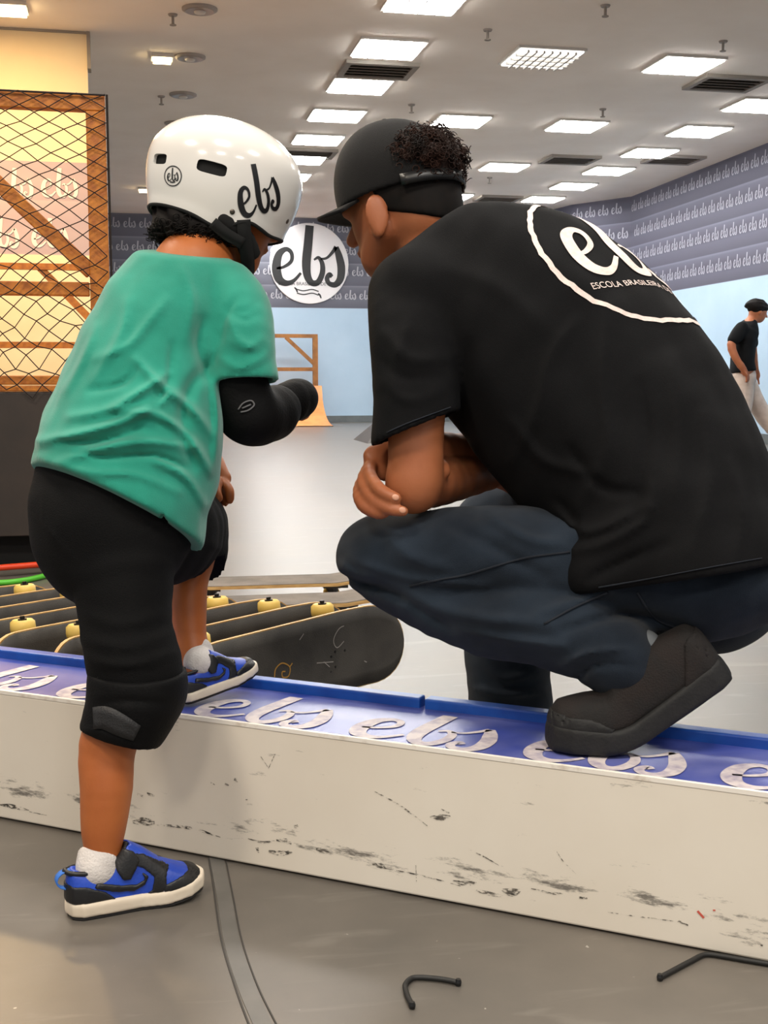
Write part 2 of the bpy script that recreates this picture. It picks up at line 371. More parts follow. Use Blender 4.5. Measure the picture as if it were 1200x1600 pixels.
# ---------------------------------------------------------------- ceiling fittings
def diffuser_mat(nm='lit_diffuser', e=PANEL_EMIT):
    m = bpy.data.materials.new(nm); m.use_nodes = True; b = m.node_tree.nodes['Principled BSDF']
    b.inputs['Base Color'].default_value = (.9, .9, .9, 1); b.inputs['Emission Color'].default_value = (1.0, .985, .95, 1); b.inputs['Emission Strength'].default_value = e
    return m
M['diffuser'] = diffuser_mat(); M['dim_tube'] = diffuser_mat('dim_lamp_behind_louvre', 2.6)
def ceiling_light(x, y, label, louvre=False, group='square ceiling light panels'):
    hw = .262 if louvre else .245
    t = empty('ceiling_light', (x, y, CEIL), label, 'ceiling light', group)
    fr = MB()
    for a, b in (((x-hw-.02, y-hw-.02), (x+hw+.02, y-hw)), ((x-hw-.02, y+hw), (x+hw+.02, y+hw+.02)), ((x-hw-.02, y-hw), (x-hw, y+hw)), ((x+hw, y-hw), (x+hw+.02, y+hw))):
        fr.box((a[0], a[1], CEIL-.02), (b[0], b[1], CEIL-.0005))
    fr.mk('frame', M['frame_white'], t)
    MB().box((x-hw, y-hw, CEIL-.030), (x+hw, y+hw, CEIL-.0008)).mk('diffuser', M['dim_tube'] if louvre else M['diffuser'], t)
    if louvre:
        for i in range(1, 8):
            q = x-hw+2*hw*i/8; MB().box((q-.008, y-hw, CEIL-.050), (q+.008, y+hw, CEIL-.0305)).mk('louvre_blade', M['frame_white'], t)
        for j in range(1, 4):
            q = y-hw+2*hw*j/4; MB().box((x-hw, q-.008, CEIL-.050), (x+hw, q+.008, CEIL-.0305)).mk('louvre_cross_blade', M['frame_white'], t)
    else:
        for i in (1, 2, 3):
            q = x-hw+2*hw*i/4; MB().box((q-.005, y-hw, CEIL-.033), (q+.005, y+hw, CEIL-.0302)).mk('divider', M['frame_white'], t)
    return t
cols = {0: range(-1, 9), 1: (0, 2, 4, 6), 2: (0, 2, 4, 6), 3: range(1, 7)}
cname = ['leftmost column', 'second column', 'third column', 'rightmost column']
for ci, ks in cols.items():
    for n, k in enumerate(ks):
        if ci == 1 and k == 0: lb = 'square ceiling light with white egg-crate louvre grid above the man'
        else: lb = 'lit square ceiling panel, %s from the camera in the %s of panels' % (ORD[n], cname[ci])
        ceiling_light(LX[ci], LY0+LDY*k, lb, louvre=(ci == 1 and k == 0))
def vent(px, py, m, lb, w=.62, dpt=.5):
    p = G(px, py, CEIL); x, y = p[0], p[1]
    t = empty('ceiling_vent', (x, y, CEIL), lb, 'vent', 'ceiling air vents')
    fr = MB()
    for a, b in (((x-w/2, y-dpt/2), (x+w/2, y-dpt/2+.05)), ((x-w/2, y+dpt/2-.05), (x+w/2, y+dpt/2)), ((x-w/2, y-dpt/2+.05), (x-w/2+.05, y+dpt/2-.05)), ((x+w/2-.05, y-dpt/2+.05), (x+w/2, y+dpt/2-.05))):
        fr.box((a[0], a[1], CEIL-.03), (b[0], b[1], CEIL-.0005))
    fr.mk('frame', m, t)
    MB().box((x-w/2+.05, y-dpt/2+.05, CEIL-.006), (x+w/2-.05, y+dpt/2-.05, CEIL-.0005)).mk('duct_plate', M['vent_duct'], t)
    for i in range(5):
        q = y-dpt/2+.07+i*(dpt-.14)/4; MB().obox((x, q, CEIL-.018), (w/2-.05, 0, 0), (0, .022, .012), (0, -.001, .002)).mk('slat', m, t)
vent(590, 107, M['vent_dark'], 'dark ceiling vent between the first two panels of the leftmost column')
vent(1136, 128, M['vent_dark'], 'dark ceiling vent at the upper right of the ceiling')
vent(890, 248, M['vent_dark'], 'ceiling vent left of the panel above the printed right wall')
vent(1052, 248, M['vent_pale'], 'pale ceiling vent beside the rightmost column of panels')
vent(778, 309, M['vent_dark'], 'farthest ceiling vent, low above the man’s shoulder')
vent(482, 238, M['vent_dark'], 'ceiling vent beside the front of the helmet')
def sprinkler(px, py, lb):
    p = G(px, py, CEIL); t = empty('fire_sprinkler', (p[0], p[1], CEIL), lb, 'sprinkler', 'small ceiling sprinklers')
    MB().lathe((p[0], p[1], CEIL-.001), (0,0,-1), [(.035, 0), (.03, .012)], 14).mk('collar', M['vent_pale'], t)
    MB().lathe((p[0], p[1], CEIL-.013), (0,0,-1), [(.010, 0), (.010, .06)], 10).mk('stem', M['vent_dark'], t)
    MB().lathe((p[0], p[1], CEIL-.073), (0,0,-1), [(.024, 0), (.024, .006)], 14).mk('deflector', M['vent_dark'], t)
for px, py, lb in ((270, 22, 'small sprinkler beside the nearest round downlight at upper left'), (252, 150, 'small sprinkler left of the third round downlight'), (762, 46, 'small sprinkler between the top left panel and the louvred light'),
                   (643, 163, 'small sprinkler above the cap between two lit panels'), (1130, 64, 'small sprinkler above the top right panel'), (942, 170, 'small sprinkler just behind a panel of the third column'),
                   (765, 277, 'small sprinkler below the third column’s farthest panel'), (946, 8, 'round sprinkler plate at the top edge of the picture')):
    sprinkler(px, py, lb)
def downlight(px, py, r, lb):
    p = G(px, py, CEIL); t = empty('recessed_downlight', (p[0], p[1], CEIL), lb, 'downlight', 'round recessed downlights')
    MB().lathe((p[0], p[1], CEIL-.0005), (0,0,-1), [(r, 0), (r, .012), (r*.86, .022)], 28).mk('trim_ring', M['vent_pale'], t)
    MB().lathe((p[0], p[1], CEIL-.023), (0,0,-1), [(r*.84, 0), (r*.80, .002)], 28).mk('reflector', M['lens'], t)
    MB().lathe((p[0], p[1], CEIL-.025), (0,0,-1), [(r*.34, 0), (r*.30, .010), (r*.20, .014)], 16).mk('bulb', M['frame_white'], t)
for px, py, r, lb in ((312, 13, .125, 'nearest unlit round downlight at the top of the ceiling'), (297, 88, .125, 'second unlit round downlight, beside the glowing spot'), (286, 147, .125, 'third unlit round downlight above the helmet'), (276, 192, .125, 'farthest unlit round downlight, just left of the helmet')):
    downlight(px, py, r, lb)
M['glow'] = mat('warm_lamp_glow', (255, 236, 190), .4, emit=((255, 226, 170), 16))
for px, py, w, lb in ((253, 87, .07, 'small glowing warm spot lamp on the ceiling'), (14, 8, .11, 'bright warm lamp at the top left corner'), (228, 294, .09, 'tiny glowing lamp far away left of the helmet')):
    p = G(px, py, CEIL); t = empty('spot_lamp', (p[0], p[1], CEIL), lb, 'spot lamp', 'glowing warm spots')
    MB().box((p[0]-w-.015, p[1]-w-.015, CEIL-.03), (p[0]+w+.015, p[1]+w+.015, CEIL-.0005)).mk('housing', M['frame_white'], t)
    MB().box((p[0]-w, p[1]-w, CEIL-.05), (p[0]+w, p[1]+w, CEIL-.031)).mk('lens', M['glow'], t)

# ---------------------------------------------------------------- near platform with netted rail (left)
YR = 4.80
def yz(x, y, Y=YR): p = onY(x, y, Y); return p[0], p[2]
XR = yz(168, 300)[0]; zt = yz(80, 157)[1]; zp = yz(20, 612)[1]; zk = yz(20, 838)[1]
plat = empty('ramp_platform', (-1.4, YR, 0), 'dark ramp platform with netted wooden rail at left', 'ramp')
XL = -2.9
bevel(MB().box((XL, YR+.0, zk), (XR, YR+.02, zp-.002)).mk('front_panel', M['ramp_dark'], plat), .003)
MB().box((XL, YR+.022, zp-.03), (XR, YR+1.2, zp)).mk('deck', M['wood'], plat)
MB().box((XL+.05, YR+.12, 0), (XR-.03, YR+1.15, zp-.031)).mk('dark_void_fill', M['void'], plat)  # black block, coloured as the shaded void under the platform
pw = .066
beams = [('top_rail', (XL, zt-.0), (XR-.002, zt-.0), .058), ('middle_rail', (XL, yz(40, 450)[1]), (XR-.076, yz(40, 450)[1]), .052), ('bottom_rail', (XL, yz(20, 594)[1]), (XR-.076, yz(20, 594)[1]), .035), ('platform_edge', (XL, yz(20, 607)[1]), (XR, yz(20, 607)[1]), .022)]
for nm, a, b, h in beams:
    bevel(MB().beam((a[0], YR+.03, a[1]), (b[0], YR+.03, b[1]), h, .05).mk(nm, M['wood'], plat), .004)
for x in (XR-.037, XR-.037-1.25, XR-.037-2.5):
    bevel(MB().box((x-.036, YR+.004, zp-.001), (x+.036, YR+.056, zt-.03)).mk('post', M['wood'], plat), .004)
a = yz(-28, 262); b = yz(143, 425)
bevel(MB().beam((a[0], YR+.035, a[1]), (b[0], YR+.035, b[1]), .055, .04).mk('diagonal_brace', M['wood'], plat), .004)
# net hung over the rail: knotted diamond mesh
def net_mesh(x0, x1, ztop, zbot, Y):
    rng = np.random.RandomState(3); mb = MB(); z = ztop; rows = []; j = 0
    while z > zbot-.02:
        f = min(1, max(0, (ztop-z)/(ztop-zbot)))
        step = .026+.012*f; wx = .104-.020*f
        n = int((x1-x0)/wx)+2
        row = []
        for i in range(n):
            x = x1-(i+(.5 if j % 2 else 0))*wx+.012*math.sin(z*9+i*1.1)*f
            row.append(np.array([min(x, x1+.004), Y-.006-.012*abs(math.sin(x*5+z*4)), z+.02*f*math.sin(x*14+z*5)+rng.uniform(-.005, .005)*(1+2*f)]))
        rows.append(row); z -= step; j += 1
    for j in range(len(rows)-1):
        A, B = rows[j], rows[j+1]
        for i in range(len(A)):
            for q in ((i, i-1) if j % 2 == 0 else (i, i+1)):
                if 0 <= q < len(B): mb.tube([A[i], B[q]], .0021, 4, False)
    mb.tube([(x0, Y-.008, ztop+.006), (x1, Y-.008, ztop-.002)], .004, 5)
    mb.tube([(x1+.006, Y-.008, ztop), (x1+.008, Y-.008, zbot)], .0045, 5)
    return mb
net_mesh(XL, XR, zt+.028, zp+.01, YR).mk('net', M['net'], plat, kind='stuff')

# farther guard rail before the cream wall
YF = 8.6
def fz(x, y): p = onY(x, y, YF); return p[0], p[2]
gr = empty('guard_rail', (-1.5, YF, 0), 'thin wooden guard rail seen through the net', 'railing')
xr = fz(158, 400)[0]
for nm, y, h in (('top_rail', 416, .042), ('lower_rail', 539, .042)):
    z = fz(50, y)[1]; MB().box((-4.5, YF, z-h/2), (xr, YF+.05, z+h/2)).mk(nm, M['wood'], gr)
for x in (xr-.03, xr-1.6, xr-3.2): MB().box((x-.03, YF+.051, 0), (x+.03, YF+.10, fz(50, 412)[1])).mk('post', M['wood'], gr)
a, b = fz(62, 418), fz(150, 508); MB().beam((a[0], YF+.03, a[1]), (b[0], YF+.03, b[1]), .05, .03).mk('brace', M['wood'], gr)

# far quarter pipe with rail
YQ = 18.35; zq = .60
xq0, xq1 = onY(330, 640, YQ)[0], onY(521, 660, YQ)[0]
qp = empty('quarter_pipe', ((xq0+xq1)/2, YQ, 0), 'small orange plywood quarter pipe with wooden rail by the back wall', 'ramp')
prof = [(YQ+1.15*t, zq*(1-math.sqrt(max(0, 1-(t)**2))) if t < 1 else zq) for t in np.linspace(0, 1, 14)]
mb = MB(); n = len(prof); V = []
for x in (xq0, xq1):
    for (y, z) in prof: V.append((x, y, z+.012))
    for (y, z) in prof: V.append((x, y+.03, 0))
Fq = [(i, i+1, 2*n+i+1, 2*n+i) for i in range(n-1)]+[(i, n+i, n+i+1, i+1) for i in range(n-1)]+[(2*n+i, 2*n+i+1, 3*n+i+1, 3*n+i) for i in range(n-1)]+[(n-1, 2*n-1, 4*n-1, 3*n-1)]
mb.add(V, Fq).mk('ramp_surface', M['ramp_orange'], qp)
MB().box((xq0, YQ+1.181, 0), (xq1, YB-.04, zq+.012)).mk('platform', M['ramp_orange'], qp)
zr = onY(450, 523, YQ+1.25)[2]; zm = onY(450, 577, YQ+1.25)[2]; xr1 = onY(496, 560, YQ+1.25)[0]
MB().box((xq0, YQ+1.2, zr-.05), (xr1, YQ+1.25, zr+.01)).mk('top_rail', M['wood_far'], qp)
MB().box((xq0, YQ+1.2, zm-.03), (xr1, YQ+1.25, zm+.03)).mk('middle_rail', M['wood_far'], qp)
for x in (xr1-.04, xr1-1.0): MB().box((x-.04, YQ+1.19, zq+.012), (x+.04, YQ+1.26, zr-.051)).mk('post', M['wood_far'], qp)
a = onY(446, 527, YQ+1.25); b = onY(492, 570, YQ+1.25)
MB().beam((a[0], YQ+1.22, a[2]), (b[0], YQ+1.22, b[2]), .06, .03).mk('brace', M['wood_far'], qp)
# low dark wedge and post by the back wall
p = G(590, 695); w = empty('wedge_ramp', p, 'low dark wedge ramp on the far floor beside the man', 'ramp')
p0 = G(574, 693); p1 = G(640, 696)
dx = p1[0]-p0[0]
MB().add([(p0[0], p0[1], 0), (p0[0]+dx, p0[1], 0), (p0[0]+dx, p0[1]+.9, 0), (p0[0], p0[1]+.9, 0), (p0[0]+.25, p0[1]+.5, .2), (p0[0]+dx, p0[1]+.5, .2), (p0[0]+dx, p0[1]+.9, .2), (p0[0]+.25, p0[1]+.9, .2)],
         [(0,3,2,1),(4,5,6,7),(0,1,5,4),(1,2,6,5),(2,3,7,6),(3,0,4,7)]).mk('wedge_body', M['ramp_dark'], w)
p = onY(598, 600, YB-.15); t = empty('dark_post', (p[0], YB-.15, 0), 'narrow dark padded post against the pale blue back wall', 'post')
zz = onY(598, 545, YB-.15)[2]
MB().lathe((p[0], YB-.15, .02), (0,0,1), [(.06, 0), (.065, .03), (.065, zz-.06), (.05, zz-.02)], 14).mk('padding', M['ramp_dark'], t)
MB().lathe((p[0], YB-.15, 0), (0,0,1), [(.085, 0), (.085, .018)], 16).mk('foot_plate', M['black_plastic'], t)
# ---------------------------------------------------------------- the low skate box (ledge)
BE = nrm((.811, -.585, 0)); BN = np.array([-BE[1], BE[0], 0])      # along / away from the camera
BS0, BS1, BH = 1.542, 1.752, .222
def bp(a, s, z): return BE*a+BN*s+UPZ*z
def bpix(x, y, z=None, s=None):
    """pixel -> (along, across) on the box top, or (along, z) on its front"""
    if z is not None: p = G(x, y, z); return p@BE, p@BN
    v = ray(x, y); t = (s-CAM@BN)/(v@BN); p = CAM+v*t; return p@BE, p[2]
def box_front_mat():
    m = bpy.data.materials.new('scuffed_cream_board'); m.use_nodes = True; nt = m.node_tree; b = nt.nodes['Principled BSDF']; L = nt.links.new
    tc = nt.nodes.new('ShaderNodeTexCoord'); sx = nt.nodes.new('ShaderNodeSeparateXYZ'); L(tc.outputs['Object'], sx.inputs[0])
    n0 = nt.nodes.new('ShaderNodeTexNoise'); n0.inputs['Scale'].default_value = 3; n0.inputs['Detail'].default_value = 6
    r0 = nt.nodes.new('ShaderNodeValToRGB'); r0.color_ramp.elements[0].position = .3; r0.color_ramp.elements[1].position = .7
    r0.color_ramp.elements[0].color = lin((222, 212, 196)); r0.color_ramp.elements[1].color = lin((234, 226, 212))
    L(tc.outputs['Object'], n0.inputs['Vector']); L(n0.outputs['Fac'], r0.inputs['Fac'])
    mp = nt.nodes.new('ShaderNodeMapping'); mp.inputs['Scale'].default_value = (7, 7, 30); L(tc.outputs['Object'], mp.inputs['Vector'])
    n1 = nt.nodes.new('ShaderNodeTexNoise'); n1.inputs['Scale'].default_value = 1.4; n1.inputs['Detail'].default_value = 8; n1.inputs['Roughness'].default_value = .75; L(mp.outputs['Vector'], n1.inputs['Vector'])
    # scuffs gather along the strip wheels and shoes hit
    g = nt.nodes.new('ShaderNodeMapRange'); g.inputs[1].default_value = .020; g.inputs[2].default_value = .055; L(sx.outputs['Z'], g.inputs[0])
    g2 = nt.nodes.new('ShaderNodeMapRange'); g2.inputs[1].default_value = .085; g2.inputs[2].default_value = .055; L(sx.outputs['Z'], g2.inputs[0])
    mu = nt.nodes.new('ShaderNodeMath'); mu.operation = 'MULTIPLY'; L(g.outputs[0], mu.inputs[0]); L(g2.outputs[0], mu.inputs[1])
    ad = nt.nodes.new('ShaderNodeMath'); ad.operation = 'MULTIPLY_ADD'; ad.inputs[1].default_value = .13; L(mu.outputs[0], ad.inputs[0]); L(n1.outputs['Fac'], ad.inputs[2])
    r1 = nt.nodes.new('ShaderNodeValToRGB'); r1.color_ramp.elements[0].position = .635; r1.color_ramp.elements[1].position = .73
    r1.color_ramp.elements[0].color = (0, 0, 0, 1); r1.color_ramp.elements[1].color = (.8, .8, .8, 1); L(ad.outputs[0], r1.inputs['Fac'])
    mx = nt.nodes.new('ShaderNodeMixRGB'); mx.inputs[2].default_value = lin((70, 66, 62)); L(r1.outputs['Color'], mx.inputs[0]); L(r0.outputs['Color'], mx.inputs[1])
    L(mx.outputs['Color'], b.inputs['Base Color']); b.inputs['Roughness'].default_value = .5
    return m
M['box_cream'] = box_front_mat()
M['box_blue'] = mat('worn_blue_top', (50, 66, 150), .32, (118, 122, 178), 5, lo=.40, hi=.72, dist=.6, stretch=(1, 1, 1))
M['lip_blue'] = mat('blue_edging', (28, 84, 172), .35, (24, 66, 148), 14)
M['box_letter'] = mat('worn_white_letters', (206, 196, 196), .5, (160, 150, 168), 60, lo=.42, hi=.7)
M['edge_white'] = mat('chipped_white_edge', (240, 234, 224), .5, (196, 180, 160), 40, lo=.55, hi=.8)
a0, a1 = -2.9, .55
box_root = empty('skate_box', bp(-.8, (BS0+BS1)/2, 0), 'long low cream skate box with blue lettered top', 'skate box')
def bbox(mb, aa, ab, sa, sb, za, zb):
    P = [bp(a, s, z) for z in (za, zb) for a, s in ((aa, sa), (ab, sa), (ab, sb), (aa, sb))]
    return mb.add(P, [(0,3,2,1),(4,5,6,7),(0,1,5,4),(1,2,6,5),(2,3,7,6),(3,0,4,7)])
bevel(bbox(MB(), a0, a1, BS0, BS1, .003, BH-.004).mk('body', M['box_cream'], box_root), .003)
bbox(MB(), a0, a1, BS0+.006, BS1-.002, BH-.0039, BH).mk('top_sheet', M['box_blue'], box_root)
bbox(MB(), a0, a1, BS0-.001, BS0+.0058, BH-.0045, BH+.0015).mk('white_edge', M['edge_white'], box_root)
ag = bpix(655, 1100, z=BH+.01)[0]
for aa, ab in ((a0, ag-.004), (ag+.004, a1)):
    bevel(bbox(MB(), aa, ab, BS1-.022, BS1+.004, BH-.0038, BH+.016).mk('edging_strip', M['lip_blue'], box_root), .003)
mb = MB(); V2, F2 = ebs2d(5)
per = .268; astart = bpix(432, 1105, z=BH)[0]
for i in range(-6, 6):
    a = astart+per*i
    if a > a1-.1: continue
    V3 = V2.copy(); V3[:, 1] = np.where(V3[:, 1] > .35, .35+(V3[:, 1]-.35)*.75, V3[:, 1])
    place2d(mb, V3, F2, bp(a, (BS0+BS1)/2-.024, BH+.0012), BE*1.12, BN*1.06, .098)
mb.mk('top_lettering', M['box_letter'], box_root, kind='stuff')
# dark wheel and shoe marks on the front
M['scuff'] = mat('rubber_scuff', (58, 55, 51), .6, (120, 112, 102), 70, lo=.40, hi=.68)
def ragged(m):
    nt = m.node_tree; out = nt.nodes['Material Output']; b = nt.nodes['Principled BSDF']; tr = nt.nodes.new('ShaderNodeBsdfTransparent'); mx = nt.nodes.new('ShaderNodeMixShader'); tc = nt.nodes.new('ShaderNodeTexCoord')
    mp = nt.nodes.new('ShaderNodeMapping'); mp.inputs['Scale'].default_value = (90, 90, 260); n = nt.nodes.new('ShaderNodeTexNoise'); n.inputs['Scale'].default_value = 1.0; n.inputs['Detail'].default_value = 6; n.inputs['Roughness'].default_value = .7
    r = nt.nodes.new('ShaderNodeValToRGB'); r.color_ramp.elements[0].position = .46; r.color_ramp.elements[1].position = .58; L = nt.links.new
    L(tc.outputs['Object'], mp.inputs['Vector']); L(mp.outputs['Vector'], n.inputs['Vector']); L(n.outputs['Fac'], r.inputs['Fac']); L(r.outputs['Color'], mx.inputs[0]); L(tr.outputs[0], mx.inputs[1]); L(b.outputs[0], mx.inputs[2]); L(mx.outputs[0], out.inputs['Surface'])
ragged(M['scuff'])
M['scuff_red'] = mat('red_mark', (206, 92, 76), .6)
def scuff(mb, pts, w):
    q = [bpix(x, y, s=BS0) for x, y in pts]
    v, f = ribbon([(a, z, ww) for (a, z), ww in zip(q, w)], 4)
    mb.add([bp(p[0], BS0-.0008, p[1]) for p in v], f)
mb = MB()
for pts, w in [(((208,1284),(226,1283),(242,1285)), (.004,.014,.005)), (((245,1288),(300,1294),(345,1308)), (.002,.005,.001)), (((330,1222),(336,1226)), (.003,.001)), (((352,1224),(358,1227)), (.004,.002)), (((366,1218),(372,1220)), (.007,.004)),
               (((215,1240),(224,1244)), (.004,.003)), (((230,1240),(242,1243)), (.005,.003)), (((388,1310),(410,1316),(430,1313)), (.001,.004,.001)), (((420,1330),(440,1333),(458,1330)), (.004,.008,.003)), (((432,1312),(448,1314),(456,1318)), (.003,.008,.002)),
               (((402,1324),(404,1332)), (.006,.003)), (((494,1326),(508,1330),(516,1328)), (.003,.008,.002)), (((582,1350),(596,1353),(606,1356)), (.002,.008,.002)), (((460,1292),(466,1290)), (.005,.004)), (((385,1245),(386,1250)), (.005,.003)),
               (((585,1236),(625,1258),(668,1290)), (.001,.0025,.001)), (((672,1276),(690,1277),(704,1275)), (.002,.009,.002)), (((690,1264),(702,1270)), (.001,.002)), (((735,1328),(760,1340),(780,1352)), (.001,.002,.001)),
               (((708,1376),(728,1380),(745,1378)), (.002,.008,.002)), (((742,1390),(765,1396),(786,1400)), (.003,.006,.003)), (((784,1390),(800,1394),(815,1390)), (.003,.012,.002)), (((830,1388),(862,1395),(880,1396)), (.001,.004,.001)), (((905,1402),(918,1403)), (.003,.002)),
               (((650,1352),(651,1378)), (.0015,.001)), (((600,1356),(660,1368),(720,1384)), (.001,.002,.001)), (((0,1257),(20,1260),(46,1266)), (.002,.008,.002)), (((46,1268),(78,1275)), (.002,.001)), (((1060,1438),(1075,1446)), (.003,.003)), (((1180,1475),(1192,1477)), (.003,.002)), (((950,1425),(1000,1432),(1060,1440)), (.001,.0015,.001)),
               (((408,1182),(420,1200)), (.001,.001)), (((420,1200),(430,1178)), (.001,.001)), (((870,1330),(880,1345),(900,1365)), (.0006,.0012,.0006))]:
    scuff(mb, pts, w)
mb.mk('scuff_marks', M['scuff'], box_root, kind='stuff')
mb = MB(); scuff(mb, ((1090,1423),(1100,1434)), (.003,.003)); scuff(mb, ((1114,1422),(1118,1422)), (.002,.002)); mb.mk('red_marks', M['scuff_red'], box_root)

# ---------------------------------------------------------------- skateboards
M['grip'] = mat('worn_grip_tape', (44, 42, 40), .8, (70, 67, 63), 7, .3, 500)
M['grip_grey'] = mat('dusty_grip_tape', (112, 104, 96), .8, (90, 84, 78), 9, .3, 500)
M['ply'] = mat('maple_ply', (206, 170, 112), .5, (176, 136, 84), 25, stretch=(1, 1, 12))
M['wheel'] = mat('yellow_urethane', (226, 196, 106), .45, (206, 172, 84), 10)
M['nut'] = mat('dark_axle_nut', (26, 26, 28), .4, metal=.6)
M['truck'] = mat('grey_truck', (96, 96, 98), .4, metal=.7)
M['chalk'] = mat('chalk_scribble', (150, 146, 142), .9)
BL, BW, BT = .74, .186, .011
def bz(x):     # rocker of the deck: both ends kick up
    e = abs(x)-BL*.30
    return .0 if e <= 0 else .62*e*e/(.1+e)
def bw(x):
    e = (abs(x)-(BL/2-BW*.5))/(BW*.5)
    return BW/2 if e <= 0 else BW/2*math.sqrt(max(0, 1-min(1, e)**2.3))
def deck_mesh(zlo, zhi, inset=0.0):
    xs = np.concatenate([-BL/2+(BW*.5)*(1-np.cos(np.linspace(0, math.pi/2, 9))), np.linspace(-BL/2+BW*.55, BL/2-BW*.55, 9), (BL/2-(BW*.5)*(1-np.cos(np.linspace(0, math.pi/2, 9))))[::-1]])
    V = []; Fc = []; m = 7
    for z in (zlo, zhi):
        for x in xs:
            w = max(bw(x)-inset, .002)
            for j in range(m):
                y = w*(2*j/(m-1)-1); cc = .007*(y/(BW/2))**2
                V.append((x*(1-inset*2/BL), y, bz(x)+cc+z))
    n = len(xs)
    I = lambda k, i, j: k*n*m+i*m+j
    for i in range(n-1):
        for j in range(m-1):
            Fc.append((I(1,i,j), I(1,i+1,j), I(1,i+1,j+1), I(1,i,j+1))); Fc.append((I(0,i,j), I(0,i,j+1), I(0,i+1,j+1), I(0,i+1,j)))
        Fc.append((I(0,i,0), I(0,i+1,0), I(1,i+1,0), I(1,i,0))); Fc.append((I(0,i,m-1), I(1,i,m-1), I(1,i+1,m-1), I(0,i+1,m-1)))
    for i in (0, n-1):
        for j in range(m-1): Fc.append((I(0,i,j), I(1,i,j), I(1,i,j+1), I(0,i,j+1)))
    return V, Fc
def local_obj(name, V, Fc, m, parent, smooth=False, kind=None):
    o = _link(bpy.data.objects.new(name, mesh_data(name, V, Fc, m, smooth))); o.parent = parent
    if kind: o['kind'] = kind
    return o
def make_board():
    t = empty('skateboard', (0, 0, 0))
    V, Fc = deck_mesh(-BT, -.0008); local_obj('deck', V, Fc, M['ply'], t, True).modifiers.new('e', 'EDGE_SPLIT').split_angle = .7
    V, Fc = deck_mesh(-.0007, .0008, .0025); local_obj('grip_tape', V, Fc, M['grip'], t, True)
    for sx in (-1, 1):
        x = sx*.205
        tr = MB(); tr.box((x-.04, -.028, -BT-.010), (x+.04, .028, -BT-.0005)); tr.tube([(x-sx*.01, 0, -BT-.008), (x, 0, -BT-.04)], [.022, .012], 10)
        trk = local_obj('truck', tr.v, tr.f, M['truck'], t)
        h = MB(); h.tube([(x, -.072, -BT-.045), (x, -.02, -BT-.043), (x, .02, -BT-.043), (x, .072, -BT-.045)], [.009, .014, .014, .009], 10); local_obj('hanger', h.v, h.f, M['truck'], trk)
        for sy in (-1, 1):
            w = MB(); w.lathe((x, sy*.074, -BT-.046), (0, sy, 0), [(.020, 0), (.0265, .005), (.0275, .014), (.0265, .027), (.021, .032), (.012, .030)], 20)
            wo = local_obj('wheel', w.v, w.f, M['wheel'], t, True); wo.modifiers.new('e', 'EDGE_SPLIT').split_angle = .8
            nu = MB(); nu.lathe((x, sy*.1045, -BT-.046), (0, sy, 0), [(.010, 0), (.010, .003), (.0055, .0035), (.0055, .009)], 10); local_obj('axle_nut', nu.v, nu.f, M['nut'], wo)
    return t
def copy_tree(root):
    r = root.copy(); _link(r)
    for ch in root.children:
        c = ch.copy(); _link(c); c.parent = r
        for g in ch.children:
            d = g.copy(); _link(d); d.parent = c
    return r
proto = make_board(); used = [False]
def board(loc, ax, ay, az, label, group=None):
    o = proto if not used[0] else copy_tree(proto); used[0] = True
    o.matrix_world = Matrix([[ax[i], ay[i], az[i], loc[i]] for i in range(3)]+[[0, 0, 0, 1]])
    o['label'] = label; o['category'] = 'skateboard'
    if group: o['group'] = group
    return o
def horiz(lat, dep): return nrm(RT*lat+_f0*dep)
# row standing on their side edges behind the box
rownames = ['nearest skateboard of the row on edge, its whole grey face with rounded nose showing', 'second skateboard in the row on edge, counted from the right', 'third skateboard in the row on edge, counted from the right',
            'fourth skateboard in the row on edge, counted from the right', 'fifth skateboard in the row on edge, counted from the right', 'sixth skateboard in the row on edge, counted from the right',
            'seventh skateboard in the row on edge, counted from the right', 'leftmost skateboard of the row on edge, cut by the picture edge']
pr0 = G(588, 1076)
boards = []
for k in range(8):
    ang = math.radians(54-1.0*k)
    u = horiz(math.cos(ang), math.sin(ang)); nn = np.cross(u, UPZ)
    lean = math.radians(4); ay = nrm(UPZ*math.cos(lean)-nn*math.sin(lean)); az = np.cross(u, ay)
    base = pr0+RT*(-.128*k)+_f0*(.042*k)
    cpos = base-u*(BL/2-.05)+ay*.1145
    boards.append((cpos, u, ay, az)); board(cpos, u, ay, az, rownames[k], 'skateboards standing on edge in a row')
# boards lying on their wheels farther back
u = horiz(.985, .17); p = G(425, 950); loc = p+np.array([0, 0, .0735+BT])
b1 = board(loc, u, np.cross(UPZ, u), UPZ, 'skateboard lying flat on its wheels behind the row, light ply edge visible')
u = horiz(.98, .2); p = G(440, 985); loc2 = p+np.array([0, 0, .0735+BT])
b2 = board(loc2-RT*.02, u, np.cross(UPZ, u), UPZ, 'skateboard lying flat between the row and the farther flat board')
for b_ in (b1, b2):
    for ch in b_.children:
        if ch.name.startswith('grip_tape'): ch.data = ch.data.copy(); ch.data.materials[0] = M['grip_grey']
